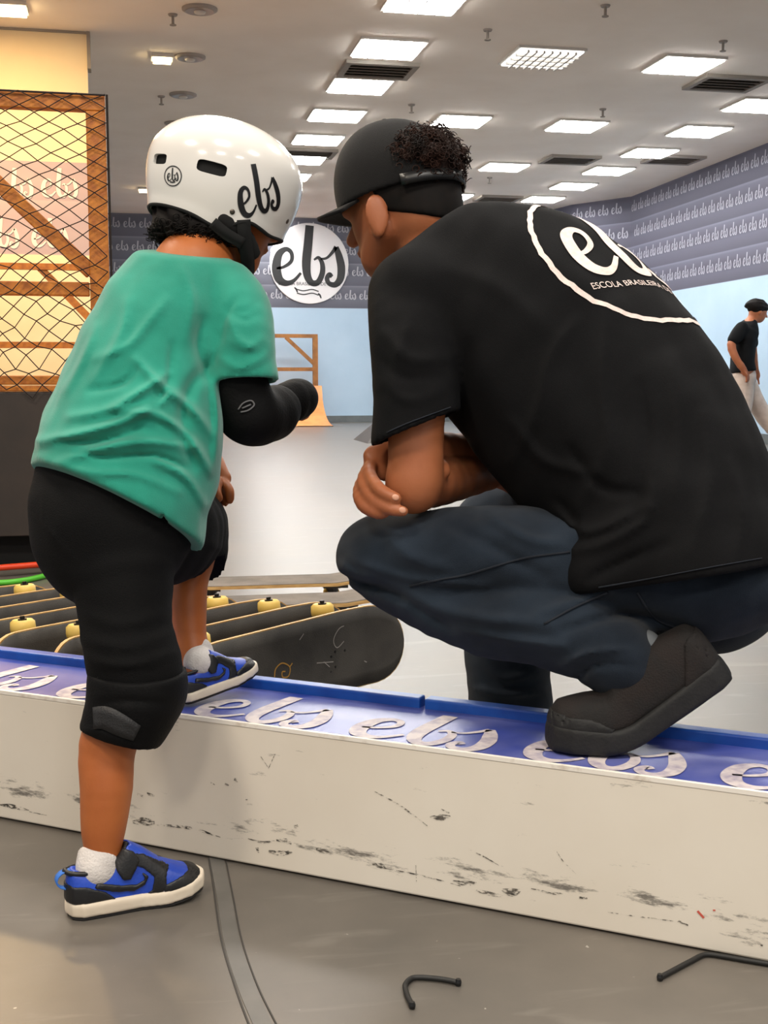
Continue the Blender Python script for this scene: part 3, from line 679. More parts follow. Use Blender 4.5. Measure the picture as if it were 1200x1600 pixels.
# chalk scribbles, bolts and gold swirl on the nearest board
cpos, u, ay, az = boards[0]
b0 = proto
def on_board(px, py):
    v = ray(px, py); t = ((cpos-CAM)@az)/(v@az); q = CAM+v*t-cpos; return q@u, q@ay
mb = MB(); mg = MB(); mk_ = MB()
def scrib(mb, pts, w):
    q = [on_board(x, y) for x, y in pts]; v, f = ribbon([(a, b, w) for a, b in q], 4)
    mb.add([(p[0], p[1], bz(p[0])+.007*(p[1]/(BW/2))**2+.0016) for p in v], f)
for pts in [((541,976),(528,982),(520,1000),(526,1012),(538,1000)), ((552,978),(554,1000),(548,1040),(542,1070)), ((582,985),(590,1000),(598,1020)), ((494,1036),(520,1034)), ((505,1034),(514,1042)), ((560,1030),(575,1040)), ((466,1000),(472,990)), ((575,1010),(584,1006))]: scrib(mb, pts, .0022)
local_obj('chalk_scribbles', mb.v, mb.f, M['chalk'], b0, kind='stuff')
for pts in [((428,1058),(430,1045),(440,1036),(452,1042),(450,1056),(441,1058),(440,1050),(445,1049)), ((452,1042),(456,1036))]: scrib(mg, pts, .003)
local_obj('gold_swirl', mg.v, mg.f, mat('gold_print', (176, 132, 52), .6), b0)
for (x, y) in ((517,1026),(523,1018),(516,1050),(523,1042),(538,1016),(540,1040)):
    a, b = on_board(x, y); mk_.lathe((a, b, bz(a)+.001), (0,0,1), [(.0032, 0), (.0028, .0014)], 8)
local_obj('deck_bolts', mk_.v, mk_.f, M['nut'], b0, kind='stuff')

# ---------------------------------------------------------------- hoops and cord scraps on the floor
M['red'] = mat('red_plastic_tube', (214, 62, 22), .4); M['green'] = mat('green_plastic_tube', (80, 178, 44), .4)
def floor_tube(name, px, r, m, label, cat, z=None):
    P = [G(x, y, 0)+UPZ*(r if z is None else z[i]) for i, (x, y) in enumerate(px)]; C = catmull(P, 8)
    mb = MB(); mb.tube(list(C), r, 10); return mb.mk(name, m, None, loc=(C[0][0], C[0][1], 0), smooth=True, label=label, cat=cat)
floor_tube('red_tube', [(-60,907),(0,902),(60,897),(125,891),(190,887)], .012, M['red'], 'red plastic tube lying on the floor at left', 'tube', [.036]*5)
floor_tube('green_tube', [(-60,915),(0,915),(40,911),(75,903),(110,895),(150,884)], .0105, M['green'], 'green plastic tube lying across beneath the red tube', 'tube')
M['cord'] = mat('black_cord', (22, 21, 20), .6)
def cord(name, px, label):
    P = [G(x, y, 0)+UPZ*.004 for x, y in px]; C = catmull(P, 5); mb = MB(); mb.tube(list(C), .0034, 8)
    o = mb.mk(name, M['cord'], None, loc=(C[0][0], C[0][1], 0), smooth=True, label=label, cat='cord')
    for p in (C[0], C[-1]):
        e = MB(); e.lathe(p-UPZ*.0035, (0,0,1), [(.0036, 0), (.0044, .004), (.003, .008)], 8); e.mk('cut_end', M['black_plastic'], o)
    return o
cord('cord_scrap', [(644,1576),(637,1562),(633,1545),(641,1535),(655,1532),(690,1535),(716,1540)], 'short bent black cord scrap on the floor at the bottom centre')
cord('cord_piece', [(1031,1532),(1050,1522),(1080,1506),(1102,1496),(1130,1499),(1165,1505),(1215,1513)], 'longer black cord poking out from under the box at lower right')
# ---------------------------------------------------------------- implicit-surface modelling (continuous bodies and cloth)
class Grid:
    def __init__(s, lo, hi, h):
        s.lo = np.asarray(lo, float); s.h = h; s.n = np.ceil((np.asarray(hi, float)-s.lo)/h).astype(int)+1
    def axes(s, sl):
        return [(s.lo[i]+s.h*np.arange(sl[i].start, sl[i].stop)).astype(np.float32).reshape([-1 if j == i else 1 for j in range(3)]) for i in range(3)]
    def block(s, lo, hi):
        a = np.clip(np.floor((lo-s.lo)/s.h).astype(int), 0, s.n); b = np.clip(np.ceil((hi-s.lo)/s.h).astype(int)+1, 0, s.n)
        return tuple(slice(int(p), int(q)) for p, q in zip(a, b)) if np.all(b > a) else None
def smin(a, b, k):
    if k <= 0: return np.minimum(a, b)
    h = np.maximum(k-np.abs(a-b), 0)/k; return np.minimum(a, b)-h*h*k*.25
def smax(a, b, k): return -smin(-a, -b, k)
class Sec:      # one cross-section: centre, half width along A, half thickness along B
    def __init__(s, c, ra, rb=None, A=None): s.c = np.asarray(c, float); s.ra = ra; s.rb = ra if rb is None else rb; s.A = A
def S2(x0, y0, x1, y1, d, rb, d1=None):
    """section between two outline pixels at camera depth d, half thickness rb"""
    p, q = U(x0, y0, d), U(x1, y1, d if d1 is None else d1); return Sec((p+q)/2, np.linalg.norm(q-p)/2, rb, nrm(q-p))
def S1(x, y, d, r, rb=None): return Sec(U(x, y, d), r, rb)
class Solid:
    def __init__(s): s.prims = []
    def tube(s, secs, k=.02): 
        secs = s.refine(secs) if len(secs) > 2 else secs
        n = len(secs)-1
        for i, (a, b) in enumerate(zip(secs[:-1], secs[1:])): s.prims.append(('t', a, b, k if i in (0, n-1) else min(k, .004)))
        return s
    @staticmethod
    def refine(secs, m=3):
        D = catmull([list(q.c)+[q.ra, q.rb] for q in secs], m); out = []
        for i, r in enumerate(D):
            t = i/m; j = min(int(t), len(secs)-2); u = t-j; A0, A1 = secs[j].A, secs[j+1].A
            A = None if A0 is None and A1 is None else nrm((A0 if A0 is not None else A1)*(1-u)+(A1 if A1 is not None else A0)*u)
            out.append(Sec(r[:3], max(r[3], .002), max(r[4], .002), A))
        return out
    def ell(s, c, axes, radii, k=.02): s.prims.append(('e', np.asarray(c, float), np.array([nrm(a) for a in axes]), np.asarray(radii, float), k)); return s
    def ball(s, c, r, k=.02): return s.ell(c, np.eye(3), (r, r, r), k)
    def bounds(s):
        lo, hi = np.full(3, 1e9), np.full(3, -1e9)
        for p in s.prims:
            if p[0] == 't':
                for q in (p[1], p[2]): r = max(q.ra, q.rb); lo = np.minimum(lo, q.c-r); hi = np.maximum(hi, q.c+r)
            else: r = p[3].max(); lo = np.minimum(lo, p[1]-r); hi = np.maximum(hi, p[1]+r)
        return lo, hi
    def field(s, h, grid=None, pad=.03):
        if grid is None: lo, hi = s.bounds(); grid = Grid(lo-pad, hi+pad, h)
        f = Field(grid)
        for p in s.prims:
            if p[0] == 't': f._tube(p[1], p[2], p[3])
            else: f._ell(*p[1:])
        return f
class Field:
    def __init__(s, grid, a=None): s.g = grid; s.a = np.full(grid.n, 1.0, np.float32) if a is None else a
    def _merge(s, sl, d, k): s.a[sl] = smin(s.a[sl], d.astype(np.float32), k)
    def _tube(s, p, q, k):
        r = max(p.ra, p.rb, q.ra, q.rb)*1.15; m = k+3*s.g.h
        sl = s.g.block(np.minimum(p.c, q.c)-r-m, np.maximum(p.c, q.c)+r+m)
        if sl is None: return
        X, Y, Z = s.g.axes(sl); ax = q.c-p.c; Ln = np.linalg.norm(ax); N = ax/Ln if Ln > 1e-6 else np.array([0, 0, 1.])
        A = None
        if p.A is not None or q.A is not None:
            A = (p.A if p.A is not None else 0)+(q.A if q.A is not None else 0)
        if A is None: A = np.cross(N, FW)
        A = A-N*(A@N)
        if np.linalg.norm(A) < 1e-4: A = np.cross(N, UPZ)
        A = nrm(A); B = np.cross(N, A)
        x, y, z = X-p.c[0], Y-p.c[1], Z-p.c[2]
        t = np.clip((x*N[0]+y*N[1]+z*N[2])/max(Ln, 1e-6), 0, 1)
        ra = p.ra+(q.ra-p.ra)*t; rb = p.rb+(q.rb-p.rb)*t; rc = np.minimum(ra, rb)
        x = x-t*ax[0]; y = y-t*ax[1]; z = z-t*ax[2]
        qa = x*A[0]+y*A[1]+z*A[2]; qb = x*B[0]+y*B[1]+z*B[2]; qn = x*N[0]+y*N[1]+z*N[2]
        kk = np.sqrt((qa/ra)**2+(qb/rb)**2+(qn/rc)**2)+1e-5; Lq = np.sqrt(x*x+y*y+z*z)+1e-5
        s._merge(sl, Lq-Lq/kk, k)
    def _ell(s, c, ax, rad, k):
        r = rad.max(); m = k+3*s.g.h; sl = s.g.block(c-r-m, c+r+m)
        if sl is None: return
        X, Y, Z = s.g.axes(sl); x, y, z = X-c[0], Y-c[1], Z-c[2]
        kk = 0
        for i in range(3): kk = kk+((x*ax[i][0]+y*ax[i][1]+z*ax[i][2])/rad[i])**2
        kk = np.sqrt(kk)+1e-5; Lq = np.sqrt(x*x+y*y+z*z)+1e-5
        s._merge(sl, Lq-Lq/kk, k)
    def full(s): return s.g.axes(tuple(slice(0, int(n)) for n in s.g.n))
    def union(s, o, k=.015): s.a = smin(s.a, o.a, k); return s
    def sub(s, o, k=.004): s.a = smax(s.a, -o.a, k); return s
    def plane(s, p, n, k=.004):
        """keep the side the normal points away from"""
        X, Y, Z = s.full(); n = nrm(n); s.a = smax(s.a, ((X-p[0])*n[0]+(Y-p[1])*n[1]+(Z-p[2])*n[2]).astype(np.float32), k); return s
    def copy(s, off=0.0): return Field(s.g, s.a+np.float32(off))
    def disp(s, fn, band=.04):
        I = np.nonzero(np.abs(s.a) < band); P = np.stack([s.g.lo[i]+s.g.h*I[i] for i in range(3)], 1); s.a[I] += fn(P).astype(np.float32); return s
    def mesh(s, smooth_it=1):
        a = s.a; n = np.array(a.shape); sg = a < 0
        # cells with a sign change
        cnt = np.zeros(n-1, np.int8)
        for dx in (0, 1):
            for dy in (0, 1):
                for dz in (0, 1): cnt += sg[dx:n[0]-1+dx, dy:n[1]-1+dy, dz:n[2]-1+dz]
        act = (cnt > 0) & (cnt < 8); I = np.nonzero(act); m = len(I[0])
        vid = np.full(n-1, -1, np.int32); vid[I] = np.arange(m)
        C = {}
        for dx in (0, 1):
            for dy in (0, 1):
                for dz in (0, 1): C[dx, dy, dz] = a[I[0]+dx, I[1]+dy, I[2]+dz]
        acc = np.zeros((m, 3)); num = np.zeros(m)
        for ax in range(3):
            o = [i for i in range(3) if i != ax]
            for u in (0, 1):
                for v in (0, 1):
                    p = [0, 0, 0]; p[o[0]] = u; p[o[1]] = v; q = list(p); q[ax] = 1
                    A, B = C[tuple(p)], C[tuple(q)]; cr = (A < 0) != (B < 0)
                    t = np.where(cr, A/(A-B+1e-12), 0); pos = np.array(p, float)[None].repeat(m, 0); pos[:, ax] = t
                    acc += np.where(cr[:, None], pos, 0); num += cr
        V = np.stack(I, 1)+acc/num[:, None]
        Fs = []
        for ax in range(3):
            o1, o2 = [(1, 2), (2, 0), (0, 1)][ax]
            sl0 = [slice(1, -1)]*3; sl0[ax] = slice(0, -1); sl1 = list(sl0); sl1[ax] = slice(1, None)
            A, B = sg[tuple(sl0)], sg[tuple(sl1)]; E = np.nonzero(A != B)
            if len(E[0]) == 0: continue
            idx = [E[i]+(0 if i == ax else 1) for i in range(3)]
            def cell(d1, d2):
                k = [idx[0].copy(), idx[1].copy(), idx[2].copy()]; k[o1] = k[o1]-d1; k[o2] = k[o2]-d2; return vid[k[0], k[1], k[2]]
            Q = np.stack([cell(1, 1), cell(0, 1), cell(0, 0), cell(1, 0)], 1); fl = A[E]
            Q[~fl] = Q[~fl][:, ::-1]; Fs.append(Q)
        Fc = np.vstack(Fs); Fc = Fc[(Fc >= 0).all(1)]
        for _ in range(smooth_it):     # light relaxation of the net
            s1 = np.zeros_like(V); w = np.zeros(len(V))
            for i in range(4):
                j = Fc[:, (i+1) % 4]
                for c in range(3): s1[:, c] += np.bincount(Fc[:, i], V[j, c], len(V))
                w += np.bincount(Fc[:, i], minlength=len(V))
            V = .5*V+.5*s1/np.maximum(w, 1)[:, None]
        return s.g.lo+V*s.g.h, Fc
def seg_dist(px, py, a, b):
    ax, ay = a; bx, by = b; dx, dy = bx-ax, by-ay; t = np.clip(((px-ax)*dx+(py-ay)*dy)/(dx*dx+dy*dy+1e-9), 0, 1)
    ex, ey = px-ax-t*dx, py-ay-t*dy
    return np.hypot(ex, ey), t, (dx*(py-ay)-dy*(px-ax))
def folds(lst, dmax=9.0, soft=.05):
    """ridges (+) and creases (-) drawn along cloth: (polyline px, width px, height m)"""
    def fn(P):
        x, y, d = pix(P); out = np.zeros(len(P)); 
        for pts, w, h in lst:
            C = catmull([(a, b, 0) for a, b in pts], 4)[:, :2]; best = np.full(len(P), 1e9); tt = np.zeros(len(P)); n = len(C)-1
            for i in range(n):
                dd, t, _ = seg_dist(x, y, C[i], C[i+1]); m = dd < best; best[m] = dd[m]; tt[m] = ((i+t)/n)[m]
            out += -h*np.exp(-(best/w)**2)*np.sin(np.pi*np.clip(.08+.84*tt, 0, 1))**.6
        return out*np.clip((dmax-d)/soft, 0, 1)
    return fn
def wav(P, freq, amp, seed, ax=(1, 1, 1)):
    rng = np.random.RandomState(seed); out = np.zeros(len(P))
    for i in range(5):
        k = rng.normal(size=3)*np.asarray(ax)*freq; out += np.sin(P@k+rng.uniform(0, 6.28)+.8*np.sin(P@(rng.normal(size=3)*freq*.6)))
    return out*amp/2.5
def sd_poly(x, y, pts):
    pts = np.asarray(pts, float); d = np.full(np.broadcast(x, y).shape, 1e9); ins = np.zeros(d.shape, bool)
    for i in range(len(pts)):
        a, b = pts[i], pts[i-1]; dd, _, _ = seg_dist(x, y, a, b); d = np.minimum(d, dd)
        c = ((a[1] > y) != (b[1] > y)) & (x < (b[0]-a[0])*(y-a[1])/(b[1]-a[1]+1e-12)+a[0]); ins ^= c
    return np.where(ins, -d, d)
def decal(mb, V2, Fc, c, ex, ey, direction, bvh, off=.0015, s=1.0, sub=0):
    """print a flat design onto a curved surface: thrown along `direction`, then lifted by off"""
    c, ex, ey = np.asarray(c, float), np.asarray(ex, float), np.asarray(ey, float); dr = Vector(nrm(direction)); P = []; ok = []
    for v in V2:
        p = c+ex*v[0]*s+ey*v[1]*s
        hit, no, _, _ = bvh.ray_cast(Vector(p)-dr*.25, dr)
        if hit is None: P.append(p); ok.append(False); continue
        if no.dot(dr) > 0: no = -no
        P.append(np.array(hit+no*off)); ok.append(True)
    n = len(mb.v); mb.v += P; mb.f += [tuple(i+n for i in f) for f in Fc if all(ok[i] for i in f)]
def bvh_of(V, Fc): return BVHTree.FromPolygons([tuple(v) for v in V], [tuple(int(i) for i in f) for f in Fc])
def densify(V2, Fc, maxlen):
    bm = bmesh.new(); vs_ = [bm.verts.new((v[0], v[1], 0)) for v in V2]
    for f in Fc:
        try: bm.faces.new([vs_[i] for i in f])
        except ValueError: pass
    for _ in range(4):
        es = [e for e in bm.edges if e.calc_length() > maxlen]
        if not es: break
        bmesh.ops.subdivide_edges(bm, edges=es, cuts=1); bmesh.ops.triangulate(bm, faces=[f for f in bm.faces if len(f.verts) > 4])
    bm.verts.index_update(); V = np.array([v.co[:2] for v in bm.verts]); F2 = [tuple(v.index for v in f.verts) for f in bm.faces]; bm.free(); return V, F2
def curls(mb, roots, normals, rng, length=.03, rad=.006, thick=.0012, turns=2.0, droop=0.0):
    for p, n in zip(roots, normals):
        n = nrm(n+rng.normal(size=3)*.35+np.array([0, 0, -droop])); a = nrm(np.cross(n, rng.normal(size=3))); b = np.cross(n, a); L_ = length*rng.uniform(.6, 1.2); r = rad*rng.uniform(.6, 1.2); ph = rng.uniform(0, 6.28)
        pts = [p+n*L_*t+r*(math.cos(ph+turns*6.28*t)-math.cos(ph))*a+r*(math.sin(ph+turns*6.28*t)-math.sin(ph))*b for t in np.linspace(0, 1, int(7*turns)+2)]
        mb.tube(pts, list(np.linspace(thick, thick*.6, len(pts))), 4, False)

# materials of people and clothes
def skin(name, col, col2, rough=.5): return mat(name, col, rough, col2, 12, .06, 260, sss=.12, spec=.4)
M['skin_kid'] = skin('warm_brown_skin', (178, 102, 52), (164, 90, 44))
M['skin_man'] = skin('brown_skin', (166, 100, 64), (150, 86, 54))
M['hair'] = mat('black_curly_hair', (10, 7, 6), .75, (18, 12, 9), 60, spec=.2)
M['hair_brown'] = mat('dark_brown_curls', (20, 11, 8), .75, (44, 22, 13), 40, spec=.2)
def cloth(name, col, col2, bump=.35, bs=700, rough=.9, sheen=.3, ns=14): return mat(name, col, rough, col2, ns, bump, bs, sheen=sheen, spec=.2)
M['shirt_green'] = cloth('green_cotton', (30, 128, 108), (38, 142, 121), .25, 900)
M['cloth_black'] = cloth('black_fleece', (5, 5, 6), (9, 9, 10), .4, 600, sheen=0)
M['pad_black'] = mat('black_neoprene', (6, 6, 7), .7, (9, 9, 10), 40, .2, 300, spec=.15)
M['strap'] = mat('grey_black_strap', (30, 30, 32), .6, (22, 22, 24), 60, .3, 400)
M['shirt_black'] = cloth('black_cotton', (8, 8, 10), (12, 12, 14), .25, 900, sheen=.0)
M['denim'] = cloth('dark_navy_denim', (20, 28, 38), (36, 46, 58), .45, 1100, sheen=.08, ns=7)
M['seam'] = mat('dark_stitching', (20, 26, 36), .9)
M['helmet_white'] = mat('gloss_white_shell', (226, 222, 216), .18, coat=.6)
M['foam'] = mat('black_foam', (10, 10, 10), .9)
M['rivet'] = mat('grey_rivet', (96, 88, 80), .4, metal=.8)
M['sock'] = mat('white_ribbed_sock', (214, 208, 204), .9, (196, 190, 186), 40, .4, 300)
M['sole_white'] = mat('cream_rubber_sole', (226, 214, 196), .6, (212, 198, 178), 20)
M['leather_blue'] = mat('royal_blue_leather', (34, 74, 186), .42, (28, 62, 164), 30, .1, 300)
M['leather_black'] = mat('black_leather', (17, 17, 19), .45, (24, 24, 26), 30, .1, 300)
M['outsole'] = mat('dark_outsole', (32, 30, 30), .8)
M['cap_cloth'] = cloth('charcoal_cap_cloth', (13, 12, 13), (19, 18, 18), .3, 900, sheen=.06)
M['print_white'] = mat('cracked_white_print', (232, 214, 206), .7, (214, 194, 186), 120)
M['suede'] = mat('dark_brown_suede', (24, 14, 10), .85, (12, 9, 8), 24, .3, 400)
M['rubber_black'] = mat('black_rubber_sole', (13, 13, 13), .7, (20, 19, 19), 50, .2, 200)

# ---------------------------------------------------------------- low sneaker (child)
def sneaker(parent, heel, toe, up=UPZ, toe_lift=0.0, side=1):
    """heel, toe: sole points in the world; builds upper, panels, sole, strap, loop as parts of one shoe"""
    heel, toe = np.asarray(heel, float), np.asarray(toe, float); ex = nrm(toe-heel); L_ = np.linalg.norm(toe-heel)
    ez = nrm(np.asarray(up)-ex*(np.asarray(up)@ex)); ey = np.cross(ez, ex)
    W = lambda V: heel+np.outer(V[:, 0], ex)+np.outer(V[:, 1], ey)+np.outer(V[:, 2], ez)
    K = L_/.225
    hw = lambda t: np.interp(t, [0, .04, .12, .3, .5, .7, .85, .94, 1.0], [.012, .023, .029, .030, .032, .039, .036, .024, .006])*K
    g = Grid((-.02, -.06*K, -.01), (L_+.02, .06*K, .13*K), .0022)
    X, Y, Z = g.axes(tuple(slice(0, int(n)) for n in g.n)); t = X/L_
    off = np.interp(t, [0, .5, .8, 1], [0, .001, .006, .002])*K*side
    w2 = np.interp(t, [0, .03, .1, .3, .5, .7, .85, .95, 1.0], [.006, .023, .034, .036, .037, .0435, .041, .027, .006])*K
    rise = np.interp(t, [0, .65, 1.0], [0, 0, .012])*K
    dw = np.abs(Y-off)-w2; dz = np.maximum(rise-Z, Z-rise-.026*K); dx = np.maximum(-X, X-L_)
    sole = smax(smax(dw, dz, .008*K), dx, .01)
    out = Field(g, np.broadcast_to(smax(smax(dw+.002, np.maximum(rise-Z-.0015, Z-rise-.004*K), .002), dx+.002, .01), g.n).astype(np.float32).copy())
    sf = Field(g, np.broadcast_to(smax(sole, (rise+.004*K)-Z, .001), g.n).astype(np.float32).copy())
    # upper: height profile over the length
    top = np.interp(t, [0, .06, .2, .34, .42, .55, .68, .8, .92, 1.0], [.068, .076, .072, .084, .106, .088, .064, .053, .043, .026])*K
    base = .020*K; hz = (top-base); zz = (Z-base)/np.maximum(hz, .004)
    wu = hw(t)*np.sqrt(np.maximum(1-np.clip(zz, 0, .999)**2.6*.80, .02))*1.0
    up_ = smax(smax(np.abs(Y-off)-wu, np.maximum(base-.006-Z, Z-top), .010*K), np.maximum(-X+.003, X-L_+.004), .012)
    uf = Field(g, np.broadcast_to(up_, g.n).astype(np.float32).copy())
    # foot opening
    op = Solid().tube([Sec((.055*K, 0, .088*K), .021*K, .024*K, np.array([0, 1., 0])), Sec((.080*K, 0, .106*K), .020*K, .022*K, np.array([0, 1., 0]))], .01).ell((.05*K, 0, .090*K), np.eye(3), (.042*K, .022*K, .032*K)).field(0, g)
    uf.sub(op, .003)
    sh = empty('sneaker', ORG[parent]); sh.parent = parent; sh.location = (0, 0, 0)
    ORG[sh] = ORG[parent]
    def emit(f, nm, m): V, Fc = f.mesh(1); return mk(nm, W(V), Fc, m, sh, smooth=True)
    emit(uf, 'upper', M['leather_blue']); emit(sf, 'midsole', M['sole_white']); emit(out, 'outsole', M['outsole'])
    xs, zs = (X/K)[:, :, 0:1], (Z/K)[0:1, 0:1, :]
    def panel(nm, poly, m, lift=.0022):
        poly = [(a, max(b, .0245)) for a, b in poly]; sd = sd_poly(xs+0*zs, zs+0*xs, poly)*K; f = Field(g, smax(uf.a-np.float32(lift), np.broadcast_to(sd, g.n).astype(np.float32), .001)); f.a = np.maximum(f.a, -(uf.a+.002))
        return emit(f, nm, m)
    panel('heel_counter', [(-.02, .015), (.064, .015), (.074, .024), (.058, .038), (.03, .050), (-.02, .056)], M['leather_black'])
    panel('swoosh_logo', [(.040, .046), (.070, .036), (.100, .032), (.118, .040), (.124, .052), (.112, .062), (.118, .048), (.106, .042), (.080, .045), (.045, .054)], M['leather_black'], .003)
    panel('vamp_overlay', [(.118, .018), (.145, .018), (.150, .030), (.152, .050), (.160, .060), (.120, .085), (.100, .090), (.092, .076), (.115, .066), (.132, .050), (.128, .030)], M['leather_black'])
    panel('toe_guard', [(.145, .015), (.24, .015), (.24, .046), (.205, .052), (.188, .047), (.168, .042), (.148, .036)], M['leather_black'], .0026)
    panel('ankle_strap', [(.076, .066), (.084, .052), (.096, .052), (.112, .078), (.104, .092), (.086, .1), (.07, .1)], M['leather_black'], .0042)
    # collar, laces, heel loop
    mb = MB(); ring = [np.array([.050+.048*math.cos(a), .0215*math.sin(a), .072+.026*max(0, math.cos(a))**1.4-.004*abs(math.sin(a))])*K for a in np.linspace(0, 2*math.pi, 25)]
    mb.tube(ring, .004*K, 7, False); mk('collar', W(np.array(mb.v)), mb.f, M['leather_black'], sh, smooth=True)
    for i in range(3):
        xx = .122+.013*i; zz_ = np.interp(xx, [.12, .15], [.074, .058]); mb = MB()
        mb.tube([np.array([xx, y, zz_+.006-2.6*y*y*4])*K for y in np.linspace(-.022, .022, 7)], .0028*K, 6); mk('lace', W(np.array(mb.v)), mb.f, M['leather_black'], sh, smooth=True)
    mb = MB(); V = []; n = 9
    for i, a in enumerate(np.linspace(-.3, math.pi+.2, n)):
        p = np.array([.006-.016*math.sin(a)*1.1, 0, .058+.014*math.cos(a)])
        V += [p+np.array([0, -.007, 0]), p+np.array([0, .007, 0])]
    V = np.array(V)*K; Fc = [(2*i, 2*i+1, 2*i+3, 2*i+2) for i in range(n-1)]
    lo = mk('heel_loop', W(V), Fc, mat('light_blue_webbing', (52, 112, 200), .7), sh, smooth=True); sm = lo.modifiers.new('t', 'SOLIDIFY'); sm.thickness = .002*K; sm.offset = 0
    return sh
# ================================================================ the child
def basis(lat, dep, tilt=0.0):
    h = horiz(lat, dep); left = np.cross(UPZ, h); f = nrm(h*math.cos(tilt)-UPZ*math.sin(tilt)); return f, left, np.cross(f, left)
k_heel = G(101, 1432, 0)+UPZ*.001; k_toe = G(319, 1388, 0)+UPZ*.001
l_heel = G(277, 1100, .226); l_toe = G(404, 1052, .253)
Hc = U(352, 287, 1.96); hf, hl, hu = basis(.88, .47, math.radians(14))
hp = lambda x, y, z: Hc+hf*x+hl*y+hu*z
kid_label = 'child in white helmet and green shirt, one foot up on the skate box'
body = Solid()
# head and face
body.ell(hp(-.005, 0, -.005), (hf, hl, hu), (.096, .078, .098)).ell(hp(.035, 0, -.055), (hf, hl, hu), (.055, .056, .070), .03)
body.tube([Sec(hp(.05, 0, -.10), .030), Sec(hp(.062, 0, -.112), .022)], .02)                       # chin
body.tube([Sec(hp(.088, 0, -.035), .007), Sec(hp(.100, 0, -.058), .010)], .012)                     # nose
body.tube([Sec(hp(.086, .012, -.085), .006), Sec(hp(.086, -.012, -.085), .006)], .008)              # lips
for s_ in (1, -1):
    body.ell(hp(.000, s_*.079, -.040), (hf, hl, hu), (.017, .010, .028), .008)                      # ears
    body.ell(hp(.080, s_*.030, -.022), (hf, hl, hu), (.012, .016, .009), .008)                      # brow / eye
body.tube([Sec(hp(-.02, 0, -.06), .050), S1(318, 385, 1.945, .045), S1(300, 430, 1.92, .052)], .02)  # neck
# trunk under the shirt
body.tube([S1(300, 430, 1.92, .06, .07), S2(200, 500, 350, 500, 1.89, .07), S2(150, 600, 320, 610, 1.85, .08), S2(95, 740, 290, 780, 1.81, .085), S1(180, 800, 1.80, .10, .09)], .03)
# right arm
body.tube([S1(345, 465, 1.88, .042), S1(372, 540, 1.85, .036), S1(385, 640, 1.86, .032), S1(420, 640, 1.92, .029), S1(447, 630, 1.97, .022)], .015)
# right hand: palm, bent fingers, thumb
hw_ = U(452, 629, 1.975); body.tube([Sec(hw_, .020), Sec(U(468, 624, 2.0), .022, .016)], .01)
for i, (x, y, d) in enumerate(((476, 612, 2.015), (480, 620, 2.01), (479, 629, 2.0), (475, 637, 1.99))):
    body.tube([Sec(U(468, 617+5*i, 2.0), .008), Sec(U(x, y, d), .0078), Sec(U(x+3, y+9, d+.012), .0072), Sec(U(x-5, y+15, d+.018), .0065)], .004)
body.tube([Sec(U(458, 618, 1.99), .009), Sec(U(468, 606, 1.985), .0085), Sec(U(478, 606, 1.985), .007)], .005)
# left arm (far side) and the hand resting on the raised knee
body.tube([S1(225, 470, 2.02, .042), S1(260, 560, 2.10, .036), S1(292, 650, 2.14, .030), S1(314, 700, 2.12, .025), S1(336, 738, 2.09, .019)], .015)
body.tube([Sec(U(336, 738, 2.09), .019), Sec(U(345, 752, 2.08), .021, .014)], .01)
for i, (x, y, d) in enumerate(((359, 783, 2.055), (352, 786, 2.07), (345, 788, 2.085), (338, 786, 2.10))):
    body.tube([Sec(U(351-4*i, 755, 2.07+.012*i), .0085), Sec(U(x-1, 768, d+.004), .008), Sec(U(x, y, d), .0065)], .004)
body.tube([Sec(U(340, 750, 2.055), .009), Sec(U(338, 768, 2.035), .0075), Sec(U(342, 780, 2.03), .0065)], .005)
# right (standing) leg
body.tube([S1(185, 810, 1.79, .085), S1(195, 930, 1.755, .060), S1(198, 1060, 1.725, .048), S2(125, 1165, 212, 1165, 1.718, .040), S2(127, 1230, 206, 1230, 1.712, .040), S2(128, 1290, 196, 1290, 1.708, .033), S2(134, 1330, 187, 1330, 1.706, .025), S1(160, 1372, 1.705, .019)], .02)
ra_ = U(158, 1385, 1.705); body.tube([Sec(k_heel+UPZ*.040+(k_toe-k_heel)*.18, .016), Sec(k_heel+UPZ*.032+(k_toe-k_heel)*.55, .010)], .003)
body.tube([S1(160, 1372, 1.705, .019), Sec(k_heel+UPZ*.044+(k_toe-k_heel)*.24, .019)], .006)
# left leg, knee forward, foot on the box
body.tube([S1(170, 810, 1.86, .085), S1(260, 820, 1.96, .062), S1(312, 835, 2.050, .036), S2(272, 905, 325, 905, 2.035, .034), S2(268, 950, 322, 950, 2.025, .034), S2(276, 1000, 322, 1000, 2.01, .027), S1(305, 1035, 2.0, .024)], .02)
body.tube([S1(305, 1035, 2.0, .022), Sec(l_heel+UPZ*.044+(l_toe-l_heel)*.24, .016)], .006)
body.tube([Sec(l_heel+UPZ*.040+(l_toe-l_heel)*.22, .016), Sec(l_heel+UPZ*.032+(l_toe-l_heel)*.55, .010)], .003)
V, Fc = body.field(.0042).mesh(1)
kid = mk('person', V, Fc, M['skin_kid'], loc=k_heel*np.array([1, 1, 0]), smooth=True, label=kid_label, cat='person')
